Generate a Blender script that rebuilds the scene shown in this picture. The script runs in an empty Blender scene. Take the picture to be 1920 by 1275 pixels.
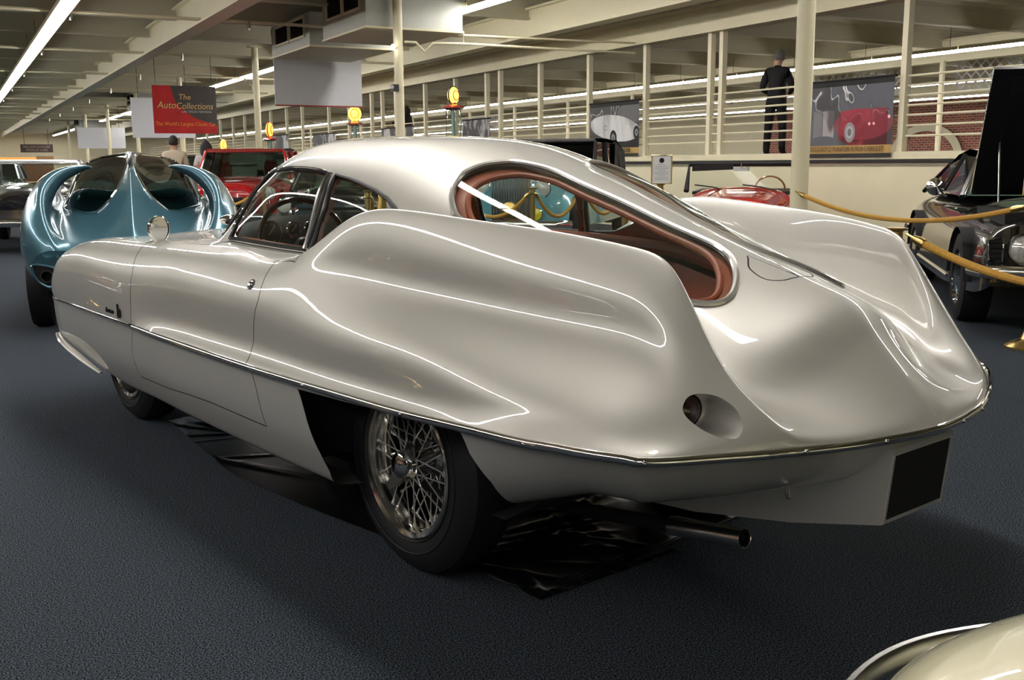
import bpy, bmesh, math, random
import numpy as np
from mathutils import Vector, Matrix
from mathutils.geometry import delaunay_2d_cdt
R = math.radians
random.seed(7)
scn = bpy.context.scene
COL = scn.collection
# ------------------------------------------------------------------ camera
cam_d = bpy.data.cameras.new('camera'); cam = bpy.data.objects.new('camera', cam_d); COL.objects.link(cam)
cam_d.sensor_width = 36.0; cam_d.lens = 1900.0 / 1920.0 * 36.0
cam_d.clip_start = .05; cam_d.clip_end = 400
_pitch = math.atan((637.5 - 306.) / 1900.); _yaw = R(28.6); _roll = R(-0.4)
_fw = Vector((math.sin(_yaw) * math.cos(_pitch), math.cos(_yaw) * math.cos(_pitch), -math.sin(_pitch)))
_rt = Vector((math.cos(_yaw), -math.sin(_yaw), 0)); _up = _rt.cross(_fw)
_r2 = math.cos(_roll) * _rt + math.sin(_roll) * _up
_u2 = -math.sin(_roll) * _rt + math.cos(_roll) * _up
cam.matrix_world = Matrix(((_r2.x, _u2.x, -_fw.x, 0), (_r2.y, _u2.y, -_fw.y, 0), (_r2.z, _u2.z, -_fw.z, 1.22), (0, 0, 0, 1)))
scn.camera = cam
# ------------------------------------------------------------------ exposure, world
scn.view_settings.view_transform = 'Standard'; scn.view_settings.look = 'None'
scn.view_settings.gamma = 1.0; scn.view_settings.use_curve_mapping = False
scn.view_settings.exposure = 0.45
wd = bpy.data.worlds.new('world'); scn.world = wd; wd.use_nodes = True
wd.node_tree.nodes['Background'].inputs[0].default_value = (.75, .74, .66, 1)
wd.node_tree.nodes['Background'].inputs[1].default_value = .12
TUBE = 30.0          # strength of the fluorescent tubes
# ------------------------------------------------------------------ materials
def mat(name, col, rough=.5, metal=0., spec=.5, coat=0., coat_r=.03, emit=None, es=0., trans=0., alpha=1.,
        noise=None, bump=None, ior=1.45):
    """noise=(scale, amount[, detail]) varies colour, bump=(scale, strength[, dist])"""
    m = bpy.data.materials.new(name); m.use_nodes = True
    nt = m.node_tree; b = nt.nodes['Principled BSDF']
    b.inputs['Base Color'].default_value = (*col, 1); b.inputs['Roughness'].default_value = rough
    b.inputs['Metallic'].default_value = metal; b.inputs['Specular IOR Level'].default_value = spec
    b.inputs['Coat Weight'].default_value = coat; b.inputs['Coat Roughness'].default_value = coat_r
    b.inputs['IOR'].default_value = ior
    if emit: b.inputs['Emission Color'].default_value = (*emit, 1); b.inputs['Emission Strength'].default_value = es
    b.inputs['Transmission Weight'].default_value = trans; b.inputs['Alpha'].default_value = alpha
    tc = nt.nodes.new('ShaderNodeTexCoord')
    nz = nt.nodes.new('ShaderNodeTexNoise'); sc, am = (noise[0], noise[1]) if noise else (6., .04)
    nz.inputs['Scale'].default_value = sc; nz.inputs['Detail'].default_value = noise[2] if noise and len(noise) > 2 else 3
    nt.links.new(tc.outputs['Object'], nz.inputs['Vector'])
    mx = nt.nodes.new('ShaderNodeMix'); mx.data_type = 'RGBA'
    mx.inputs[6].default_value = (*[c * (1 - am) for c in col], 1); mx.inputs[7].default_value = (*[min(1, c * (1 + am)) for c in col], 1)
    nt.links.new(nz.outputs['Fac'], mx.inputs[0]); nt.links.new(mx.outputs[2], b.inputs['Base Color'])
    if bump:
        n2 = nt.nodes.new('ShaderNodeTexNoise'); n2.inputs['Scale'].default_value = bump[0]; n2.inputs['Detail'].default_value = 4
        bp = nt.nodes.new('ShaderNodeBump'); bp.inputs['Strength'].default_value = bump[1]; bp.inputs['Distance'].default_value = bump[2] if len(bump) > 2 else .01
        nt.links.new(tc.outputs['Object'], n2.inputs['Vector']); nt.links.new(n2.outputs['Fac'], bp.inputs['Height'])
        nt.links.new(bp.outputs['Normal'], b.inputs['Normal'])
    return m
def glassmat(name, tint=(.9, .95, .92), rough=0., k=1.0):
    """thin pane: fresnel mix of see-through and mirror"""
    m = bpy.data.materials.new(name); m.use_nodes = True; nt = m.node_tree; nt.nodes.clear()
    o = nt.nodes.new('ShaderNodeOutputMaterial'); mx = nt.nodes.new('ShaderNodeMixShader')
    t = nt.nodes.new('ShaderNodeBsdfTransparent'); g = nt.nodes.new('ShaderNodeBsdfGlossy')
    t.inputs[0].default_value = (*tint, 1); g.inputs['Roughness'].default_value = rough
    f = nt.nodes.new('ShaderNodeLayerWeight'); f.inputs[0].default_value = .5
    pw = nt.nodes.new('ShaderNodeMath'); pw.operation = 'POWER'; pw.inputs[1].default_value = 4.0
    q = nt.nodes.new('ShaderNodeMath'); q.operation = 'MULTIPLY_ADD'; q.inputs[1].default_value = .9 * k; q.inputs[2].default_value = .05 * k; q.use_clamp = True
    nt.links.new(f.outputs['Facing'], pw.inputs[0]); nt.links.new(pw.outputs[0], q.inputs[0]); nt.links.new(q.outputs[0], mx.inputs[0])
    nt.links.new(t.outputs[0], mx.inputs[1]); nt.links.new(g.outputs[0], mx.inputs[2]); nt.links.new(mx.outputs[0], o.inputs[0])
    return m
M = {}
M['silver'] = mat('silver_paint', (.58, .57, .52), rough=.52, metal=.60, coat=1., coat_r=.015, noise=(900, .05), spec=.5)
M['silver'].node_tree.nodes['Principled BSDF'].inputs['Coat IOR'].default_value = 1.75
M['chrome'] = mat('chrome', (.78, .77, .74), rough=.07, metal=1.)
M['chrome_dull'] = mat('dull_chrome', (.45, .45, .43), rough=.22, metal=1.)
M['trim'] = mat('bright_trim', (.72, .71, .67), rough=.22, metal=.8)
M['glass'] = glassmat('clear_glass')
M['glass_dark'] = glassmat('tinted_glass', (.25, .32, .30), k=1.3)
M['leather'] = mat('tan_leather', (.30, .066, .027), rough=.45, noise=(30, .15), bump=(140, .25, .002))
M['black'] = mat('black_paint', (.006, .006, .007), rough=.18, coat=1.)
M['matte_black'] = mat('matte_black', (.008, .008, .008), rough=.8)
M['dark'] = mat('dark_trim', (.012, .011, .010), rough=.45)
M['rubber'] = mat('black_rubber', (.010, .010, .011), rough=.55, spec=.3, bump=(60, .1, .002))
M['blue_carpet_in'] = mat('cabin_blue_carpet', (.02, .03, .055), rough=.95, noise=(300, .4))
M['mirror'] = mat('mirror_silver', (.9, .9, .9), rough=.01, metal=1.)
M['brass'] = mat('brass', (.62, .42, .14), rough=.22, metal=1.)
M['cream'] = mat('cream_paint', (.66, .61, .42), rough=.5, noise=(3, .06))
M['white'] = mat('white_board', (.62, .63, .66), rough=.6)
# ------------------------------------------------------------------ object helpers
def link(o, parent=None):
    COL.objects.link(o)
    if parent is not None: o.parent = parent
    return o
def thing(name, label, cat, loc=(0, 0, 0), rz=0., group=None):
    o = bpy.data.objects.new(name, None); o.empty_display_size = .1; COL.objects.link(o)
    o.location = loc; o.rotation_euler = (0, 0, rz); o['label'] = label; o['category'] = cat
    if group: o['group'] = group
    return o
def tag(o, label=None, cat=None, group=None, kind=None):
    if label: o['label'] = label
    if cat: o['category'] = cat
    if group: o['group'] = group
    if kind: o['kind'] = kind
    return o
def meshobj(name, v, f, m, parent=None, smooth=False, mats=None, fm=None, nrm=None, auto=None):
    me = bpy.data.meshes.new(name)
    me.from_pydata([tuple(map(float, p)) for p in v], [], [tuple(map(int, q)) for q in f])
    if mats:
        for k in mats: me.materials.append(k)
        if fm is not None: me.polygons.foreach_set('material_index', list(fm))
    else: me.materials.append(m)
    if smooth: me.polygons.foreach_set('use_smooth', [True] * len(me.polygons))
    me.update()
    if nrm is not None:
        me.normals_split_custom_set_from_vertices([tuple(map(float, n)) for n in nrm])
    elif auto is not None:
        me.set_sharp_from_angle(angle=R(auto))
    return link(bpy.data.objects.new(name, me), parent)
class MB:
    """collects shapes that become ONE mesh object"""
    def __init__(s): s.v = []; s.f = []; s.mi = []; s.cur = 0
    def add(s, v, f):
        n = len(s.v); s.v += [tuple(map(float, p)) for p in v]; s.f += [tuple(n + i for i in q) for q in f]; s.mi += [s.cur] * len(f); return s
    def box(s, a, b, T=None):
        x0, y0, z0 = a; x1, y1, z1 = b
        v = [(x0,y0,z0),(x1,y0,z0),(x1,y1,z0),(x0,y1,z0),(x0,y0,z1),(x1,y0,z1),(x1,y1,z1),(x0,y1,z1)]
        if T is not None: v = [tuple(T @ Vector(p)) for p in v]
        return s.add(v, [(3,2,1,0),(4,5,6,7),(0,1,5,4),(1,2,6,5),(2,3,7,6),(3,0,4,7)])
    def tube(s, pts, r, n=8, closed=False, caps=True, flat=None, up=(0, 0, 1)):
        """sweep; r number or list; flat=(a,b) elliptic scale (side, up)"""
        P = [Vector(p) for p in pts]; m = len(P)
        rr = r if isinstance(r, (list, tuple)) else [r] * m
        v = []; prevn = None; U0 = Vector(up)
        for i in range(m):
            if closed: t = P[(i + 1) % m] - P[i - 1]
            else: t = P[min(i + 1, m - 1)] - P[max(i - 1, 0)]
            if t.length < 1e-9: t = Vector((1, 0, 0))
            t.normalize()
            if prevn is None or flat:
                a = U0 - t * U0.dot(t)
                if a.length < 1e-3: a = Vector((1, 0, 0)) - t * t.x
            else: a = prevn - t * prevn.dot(t)
            a.normalize(); prevn = a; bb = t.cross(a)
            fa, fb = flat if flat else (1, 1)
            for k in range(n):
                q = 2 * math.pi * k / n
                v.append(P[i] + (bb * (math.cos(q) * fa) + a * (math.sin(q) * fb)) * rr[i])
        f = []
        for i in range(m if closed else m - 1):
            j = (i + 1) % m
            for k in range(n):
                l = (k + 1) % n; f.append((i*n+k, i*n+l, j*n+l, j*n+k))
        if not closed and caps: f.append(tuple(range(n - 1, -1, -1))); f.append(tuple((m-1)*n + k for k in range(n)))
        return s.add(v, f)
    def cyl(s, a, b, r, n=16, r2=None): return s.tube([a, b], [r, r if r2 is None else r2], n)
    def lathe(s, prof, n=32, T=None, close=False, axis='z'):
        """prof list of (radius, height)"""
        v = []; m = len(prof)
        for (r, h) in prof:
            for k in range(n):
                q = 2 * math.pi * k / n; c, d = r * math.cos(q), r * math.sin(q)
                p = (c, d, h) if axis == 'z' else ((c, h, d) if axis == 'y' else (h, c, d))
                v.append(p if T is None else tuple(T @ Vector(p)))
        f = []
        for i in range(m if close else m - 1):
            j = (i + 1) % m
            for k in range(n):
                l = (k + 1) % n; f.append((i*n+k, i*n+l, j*n+l, j*n+k))
        return s.add(v, f)
    def grid(s, P, close_u=False, close_v=False):
        a, b = len(P), len(P[0]); v = [p for r in P for p in r]; f = []
        for i in range(a if close_u else a - 1):
            for j in range(b if close_v else b - 1):
                i2, j2 = (i + 1) % a, (j + 1) % b; f.append((i*b+j, i2*b+j, i2*b+j2, i*b+j2))
        return s.add(v, f)
    def prism(s, poly, ax, lo, hi):
        """polygon in the two other axes extruded along ax from lo to hi"""
        n = len(poly); v = []
        for h in (lo, hi):
            for p in poly:
                q = list(p); q.insert('xyz'.index(ax), h); v.append(q)
        return s.add(v, [tuple(range(n - 1, -1, -1)), tuple(range(n, 2 * n))] + [(i, (i+1) % n, n + (i+1) % n, n + i) for i in range(n)])
    def ellipsoid(s, c, r, n=16, m=10):
        P = []
        for i in range(m + 1):
            t = math.pi * i / m
            P.append([(c[0] + r[0]*math.sin(t)*math.cos(2*math.pi*k/n), c[1] + r[1]*math.sin(t)*math.sin(2*math.pi*k/n), c[2] + r[2]*math.cos(t)) for k in range(n)])
        return s.grid(P, close_v=True)
    def build(s, name, m, parent=None, smooth=True, auto=35, mats=None):
        return meshobj(name, s.v, s.f, m, parent, smooth=smooth, auto=auto if smooth else None, mats=mats, fm=s.mi if mats else None)
def copy_tree(o, parent=None):
    c = o.copy(); COL.objects.link(c); c.parent = parent
    for ch in list(o.children): copy_tree(ch, c)
    return c
def spline(pts, n=8, closed=False):
    """Catmull-Rom through points"""
    P = [np.array(p, float) for p in pts]; m = len(P); out = []
    for i in range(m if closed else m - 1):
        g = (lambda k: P[k % m]) if closed else (lambda k: P[max(0, min(m - 1, k))])
        p0, p1, p2, p3 = g(i-1), g(i), g(i+1), g(i+2)
        for k in range(n):
            t = k / n; out.append(.5*((2*p1) + (-p0+p2)*t + (2*p0-5*p1+4*p2-p3)*t*t + (-p0+3*p1-3*p2+p3)*t**3))
    if not closed: out.append(P[-1])
    return out
def inpoly(x, y, poly):
    x = np.asarray(x); y = np.asarray(y); r = np.zeros(x.shape, bool); n = len(poly)
    for i in range(n):
        x1, y1 = poly[i]; x2, y2 = poly[(i+1) % n]
        if y1 == y2: continue
        c = ((y1 > y) != (y2 > y)) & (x < (x2 - x1) * (y - y1) / (y2 - y1) + x1); r ^= c
    return r
import numpy as np
# ---- silver coupe body control net: stations tail -> nose, rails belt -> centre line (x fwd, y left, z up)
def _st(x, *yz, last=None):
    return [(x, y, z) for y, z in yz]
UP = [
 # T0 tail edge
 [(-1.03,.745,.60),(-1.058,.712,.60),(-1.085,.665,.60),(-1.112,.61,.60),(-1.14,.555,.60),(-1.168,.50,.60),(-1.185,.455,.60),(-1.197,.43,.60),(-1.213,.39,.60),(-1.235,.335,.60),(-1.26,.26,.60),(-1.275,.19,.60),(-1.287,.13,.60),(-1.295,.07,.60),(-1.298,.03,.60),(-1.30,0,.60)],
 [(-1.02,.755,.603),(-1.045,.722,.607),(-1.068,.68,.612),(-1.092,.63,.618),(-1.12,.575,.628),(-1.15,.515,.640),(-1.168,.47,.648),(-1.178,.448,.646),(-1.193,.41,.630),(-1.213,.36,.622),(-1.235,.285,.622),(-1.25,.21,.626),(-1.258,.145,.632),(-1.262,.075,.641),(-1.264,.028,.645),(-1.265,0,.646)],
 [(-1.0,.77,.606),(-1.015,.745,.613),(-1.032,.70,.625),(-1.05,.65,.645),(-1.068,.595,.675),(-1.082,.54,.708),(-1.087,.502,.728),(-1.092,.483,.725),(-1.11,.45,.69),(-1.14,.40,.652),(-1.16,.32,.645),(-1.172,.24,.660),(-1.183,.16,.682),(-1.193,.085,.703),(-1.198,.028,.715),(-1.20,0,.717)],
 [(-.96,.797,.609),(-.97,.775,.620),(-.985,.735,.637),(-1.0,.685,.665),(-1.012,.625,.715),(-1.018,.56,.775),(-1.016,.512,.813),(-1.015,.49,.813),(-1.03,.468,.76),(-1.06,.425,.69),(-1.08,.35,.675),(-1.09,.27,.70),(-1.10,.19,.738),(-1.112,.10,.775),(-1.12,.03,.792),(-1.122,0,.795)],
 [(-.91,.82,.611),(-.92,.80,.624),(-.93,.765,.648),(-.945,.715,.685),(-.955,.645,.755),(-.958,.57,.84),(-.952,.512,.903),(-.948,.49,.906),(-.965,.48,.83),(-.99,.455,.72),(-1.01,.385,.705),(-1.02,.31,.742),(-1.032,.22,.798),(-1.042,.115,.845),(-1.049,.035,.865),(-1.05,0,.868)],
 [(-.85,.838,.612),(-.86,.82,.627),(-.87,.785,.655),(-.88,.735,.70),(-.888,.665,.785),(-.89,.59,.89),(-.888,.52,.978),(-.882,.497,.985),(-.89,.492,.90),(-.91,.478,.765),(-.92,.405,.75),(-.93,.34,.787),(-.93,.255,.835),(-.93,.135,.884),(-.93,.04,.907),(-.93,0,.91)],
 [(-.77,.852,.608),(-.775,.836,.624),(-.78,.805,.657),(-.785,.76,.71),(-.79,.685,.80),(-.79,.612,.915),(-.79,.548,1.01),(-.79,.525,1.017),(-.79,.515,.93),(-.79,.495,.795),(-.79,.425,.785),(-.79,.37,.832),(-.79,.29,.885),(-.79,.155,.930),(-.79,.045,.952),(-.79,0,.955)],
 _st(-.58,(.861,.602),(.851,.619),(.835,.66),(.80,.73),(.73,.815),(.66,.935),(.60,1.037),(.577,1.047),(.562,.97),(.535,.84),(.465,.825),(.42,.88),(.335,.94),(.19,.99),(.055,1.016),(0,1.02)),
 _st(-.33,(.869,.593),(.864,.610),(.856,.66),(.83,.75),(.77,.835),(.705,.955),(.65,1.055),(.625,1.068),(.595,1.0),(.56,.88),(.505,.87),(.465,.94),(.385,1.015),(.23,1.07),(.07,1.098),(0,1.103)),
 _st(-.08,(.872,.588),(.868,.605),(.858,.66),(.84,.75),(.785,.845),(.735,.97),(.685,1.072),(.657,1.086),(.625,1.03),(.597,.93),(.56,.915),(.525,.995),(.455,1.08),(.30,1.145),(.11,1.176),(0,1.182)),
 _st(.17,(.873,.582),(.869,.60),(.856,.655),(.84,.75),(.79,.855),(.745,.975),(.70,1.062),(.67,1.075),(.642,1.03),(.62,.95),(.60,.93),(.562,1.025),(.50,1.12),(.35,1.205),(.15,1.245),(0,1.252)),
 _st(.40,(.873,.577),(.869,.597),(.852,.65),(.838,.75),(.795,.845),(.755,.92),(.71,.975),(.683,.985),(.657,.965),(.638,.94),(.62,.935),(.585,1.055),(.525,1.17),(.36,1.262),(.17,1.295),(0,1.302)),
 _st(.64,(.873,.573),(.869,.595),(.85,.65),(.838,.75),(.797,.835),(.757,.878),(.725,.898),(.70,.905),(.678,.912),(.655,.925),(.635,.94),(.592,1.07),(.53,1.197),(.36,1.283),(.18,1.314),(0,1.321)),
 _st(.95,(.873,.572),(.869,.593),(.85,.65),(.838,.75),(.798,.835),(.757,.882),(.72,.90),(.695,.908),(.67,.915),(.65,.925),(.63,.942),(.59,1.07),(.527,1.20),(.355,1.29),(.18,1.32),(0,1.327)),
 [(1.17,.873,.572),(1.17,.869,.593),(1.17,.85,.65),(1.17,.84,.75),(1.17,.80,.838),(1.17,.757,.885),(1.16,.72,.90),(1.15,.693,.908),(1.14,.665,.915),(1.13,.645,.925),(1.12,.625,.945),(1.11,.583,1.06),(1.12,.50,1.185),(1.18,.34,1.268),(1.23,.17,1.300),(1.25,0,1.307)],
 [(1.32,.873,.572),(1.32,.869,.592),(1.32,.852,.65),(1.32,.842,.75),(1.32,.80,.842),(1.32,.757,.885),(1.31,.72,.898),(1.30,.69,.906),(1.29,.66,.914),(1.28,.637,.925),(1.27,.618,.942),(1.28,.575,1.02),(1.32,.49,1.10),(1.40,.34,1.155),(1.46,.17,1.18),(1.48,0,1.185)],
 [(1.48,.872,.572),(1.48,.869,.592),(1.48,.857,.65),(1.48,.846,.75),(1.48,.80,.845),(1.48,.755,.885),(1.46,.715,.897),(1.44,.685,.904),(1.42,.655,.912),(1.41,.63,.922),(1.42,.605,.93),(1.48,.55,.94),(1.56,.46,.950),(1.64,.32,.958),(1.69,.16,.963),(1.70,0,.965)],
 _st(1.80,(.868,.571),(.869,.592),(.866,.66),(.85,.77),(.80,.85),(.74,.884),(.695,.892),(.65,.897),(.60,.903),(.54,.908),(.48,.913),(.41,.918),(.32,.924),(.21,.93),(.10,.934),(0,.935)),
 _st(2.25,(.860,.568),(.863,.60),(.862,.69),(.84,.79),(.785,.85),(.72,.877),(.66,.884),(.61,.885),(.55,.886),(.48,.889),(.41,.893),(.34,.898),(.26,.905),(.17,.911),(.08,.915),(0,.916)),
 _st(2.70,(.835,.560),(.84,.60),(.84,.70),(.81,.79),(.755,.842),(.69,.864),(.63,.871),(.57,.872),(.51,.871),(.44,.871),(.37,.873),(.30,.877),(.23,.882),(.15,.886),(.07,.889),(0,.890)),
 [(2.96,.822,.553),(2.97,.83,.60),(2.99,.822,.68),(3.02,.78,.76),(3.04,.70,.80),(3.05,.63,.818),(3.05,.57,.823),(3.05,.51,.822),(3.05,.45,.818),(3.05,.39,.815),(3.05,.32,.815),(3.05,.26,.818),(3.05,.20,.82),(3.05,.13,.823),(3.05,.06,.825),(3.05,0,.825)],
 [(3.07,.808,.549),(3.115,.805,.59),(3.17,.778,.64),(3.215,.72,.69),(3.24,.65,.712),(3.24,.58,.717),(3.25,.53,.72),(3.25,.47,.72),(3.25,.42,.718),(3.25,.36,.716),(3.25,.30,.715),(3.25,.24,.715),(3.25,.18,.715),(3.25,.12,.715),(3.25,.06,.715),(3.25,0,.715)],
 [(3.12,.80,.545),(3.185,.775,.545),(3.245,.735,.545),(3.285,.68,.543),(3.30,.615,.54),(3.32,.56,.54),(3.33,.51,.54),(3.335,.46,.54),(3.34,.41,.54),(3.345,.35,.54),(3.35,.29,.54),(3.353,.23,.54),(3.355,.17,.54),(3.357,.12,.54),(3.36,.06,.54),(3.36,0,.54)],
]
UP = np.array(UP, float)
for _i in range(8, 17):
    UP[_i, 0, 1] += .005; UP[_i, 1, 1] -= .004; UP[_i, 1, 2] -= .004; UP[_i, 2, 1] -= .016; UP[_i, 2, 2] -= .012; UP[_i, 3, 1] -= .006
for _i, _r4, _r5 in ((11, (.775, .875), (.745, .925)), (10, (.748, .888), (.729, .975)), (9, (.732, .872), (.716, .972)), (8, (.705, .852), (.688, .957)), (7, (.668, .835), (.651, .938)), (6, (.628, .818), (.605, .918)), (5, (.606, .80), (.580, .893)), (4, (.607, .765), (.565, .845))):
    UP[_i, 4, 1:] = _r4; UP[_i, 5, 1:] = _r5
def _low():
    belt = list(UP[22][::-1][:-1:2]) + [UP[i][0] for i in range(22, -1, -1)] + list(UP[0][1::2])
    rows = []
    for b in belt:
        x, y, z = b
        # inward plan direction grows at nose / tail
        s = np.clip((x + .12) / -.8, 0, 1)      # tail factor
        f = np.clip((x - 2.3) / .95, 0, 1)       # nose factor
        cx = max(x, -.45) if s > 0 else (2.3 if f > 0 else x)
        d = np.array([x - cx, y * (.9 if (s > 0 or f > 0) else 1)]); n = np.hypot(*d) or 1; d = d / n
        r = []
        prof = [(0, 0), (.018, .026), (.020, .09), (.03, .19), (.065, .28), (.11, .335), (.24, .36)]
        tailp = [(0, 0), (.020, .018), (.055, .062), (.10, .108), (.16, .145), (.24, .167), (.37, .176)]
        nosep = [(0, 0), (.001, .03), (.004, .08), (.010, .13), (.018, .175), (.05, .198), (.30, .21)]
        for k in range(7):
            o, dz = prof[k]
            if s > 0: o = o * (1 - s) + tailp[k][0] * s; dz = dz * (1 - s) + tailp[k][1] * s
            if f > 0: o = o * (1 - f) + nosep[k][0] * f; dz = dz * (1 - f) + nosep[k][1] * f
            r.append((x - d[0] * o, max(0, y - d[1] * o), z - dz))
        rows.append(r)
    return np.array(rows, float)
LOW = _low()
def _knots(Q, ax, m0, m1):
    Q = np.moveaxis(Q, ax, 0)
    a = m0 if m0 is not None else None
    e0 = 2 * Q[0] - Q[1] if m0 is None else Q[1] * np.array([1, -1, 1.])
    e1 = 2 * Q[-1] - Q[-2] if m1 is None else Q[-2] * np.array([1, -1, 1.])
    E = np.concatenate([e0[None], Q, e1[None]])
    return np.moveaxis(E, 0, ax)
class Surf:
    """uniform bicubic B-spline; mir = which ends mirror across y=0: ('u0','u1','v0','v1')"""
    def __init__(s, P, mir=(), it=3):
        s.P = P; s.mir = mir
        Q = P.copy()
        for k in range(it):
            E = s.ext(Q)
            A = (E[:-2] + 4 * E[1:-1] + E[2:]) / 6
            A = (A[:, :-2] + 4 * A[:, 1:-1] + A[:, 2:]) / 6
            Q = Q + (P - A)
        s.E = s.ext(Q)
        s.nu, s.nv = P.shape[0] - 1, P.shape[1] - 1
    def ext(s, Q):
        Q = _knots(Q, 0, 1 if 'u0' in s.mir else None, 1 if 'u1' in s.mir else None)
        return _knots(Q, 1, 1 if 'v0' in s.mir else None, 1 if 'v1' in s.mir else None)
    def __call__(s, u, v):
        u = np.clip(np.asarray(u, float), 0, s.nu); v = np.clip(np.asarray(v, float), 0, s.nv)
        i = np.minimum(u.astype(int), s.nu - 1); j = np.minimum(v.astype(int), s.nv - 1)
        def B(t): return [(1-t)**3/6, (3*t**3-6*t**2+4)/6, (-3*t**3+3*t**2+3*t+1)/6, t**3/6]
        bu, bv = B(u - i), B(v - j)
        r = 0
        for a in range(4):
            for b in range(4):
                r = r + (bu[a] * bv[b])[..., None] * s.E[i + a, j + b]
        return r
    def nrm(s, u, v, e=.02):
        du = s(np.minimum(u + e, s.nu), v) - s(np.maximum(u - e, 0), v)
        dv = s(u, np.minimum(v + e, s.nv)) - s(u, np.maximum(v - e, 0))
        n = np.cross(du, dv); return n / np.maximum(np.linalg.norm(n, axis=-1, keepdims=True), 1e-12)
SU = Surf(UP, ('v1',))
SL = Surf(LOW, ('u0', 'u1'), it=2)
UV_SIDE = [(14.949, 9.958), (14.886, 10.728), (14.734, 11.194), (14.722, 11.707), (14.545, 11.978), (14.28, 12.111), (13.371, 11.994), (12.866, 12.048), (12.437, 12.033), (12.108, 11.994), (11.869, 11.924), (11.793, 11.458), (11.818, 10.945), (11.919, 9.958), (12.904, 9.958)]
UV_QUARTER = [(11.717, 11.921), (11.381, 11.904), (11.012, 11.868), (10.667, 11.825), (10.363, 11.728), (10.13, 11.535), (10.026, 11.386), (10.034, 11.053), (10.491, 10.544), (11.06, 10.132), (11.814, 9.939), (11.741, 10.737), (11.669, 11.088)]
UV_REAR = [(9.512, 12.369), (9.638, 12.633), (9.739, 12.908), (9.777, 13.121), (9.79, 13.384), (9.752, 13.648), (9.676, 13.898), (9.487, 14.074), (9.197, 14.174), (8.616, 14.024), (7.959, 13.973), (7.391, 13.923), (6.937, 13.973), (6.646, 13.948), (6.356, 13.685), (6.066, 13.272), (5.813, 12.846), (5.649, 12.482), (5.624, 12.194), (5.75, 11.943), (6.015, 11.755), (6.369, 11.655), (7.012, 11.68), (7.707, 11.655), (8.389, 11.605), (8.843, 11.618), (9.108, 11.73), (9.323, 12.044)]
UV_DOORU = [(11.884, 0.0), (11.904, 0.924), (11.984, 1.799), (11.944, 2.577), (11.864, 3.331), (11.944, 4.157), (12.024, 5.008), (12.164, 6.661), (11.423, 5.3), (11.964, 9.7), (12.866, 9.7), (14.91, 9.676), (15.591, 8.266), (16.733, 7.245), (17.415, 5.908), (17.074, 4.303), (16.854, 3.185), (16.834, 2.455), (16.794, 0.0)]
UV_DOORL = [(18.18, 0.0), (18.156, 0.614), (18.18, 1.316), (18.397, 3.07), (16.93, 3.058), (13.058, 3.383), (12.986, 2.356), (13.154, 0.0)]
UV_ARCHR = [(19.515, 1.098), (20.633, 0.992), (21.752, 0.812), (22.798, 0.602), (22.87, 2.045), (23.05, 3.173), (23.05, 4.466), (22.87, 5.248), (20.85, 4.932), (20.273, 3.925), (19.912, 3.293), (19.731, 2.361)]
UV_FUEL = [(6.293, 14.398), (6.04, 13.677), (5.812, 13.451), (5.571, 13.406), (5.391, 13.609), (5.319, 13.992), (5.331, 14.962), (5.619, 14.692), (6.004, 15.0), (6.305, 14.962)]
UV_TAILLIGHT = [(2.465, 3.92), (2.615, 4.221), (2.555, 4.484), (2.325, 4.784), (2.004, 5.11), (1.683, 5.223), (1.353, 4.997), (1.142, 4.722), (1.022, 4.409), (1.222, 4.045), (1.603, 3.794), (2.074, 3.757)]
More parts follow.
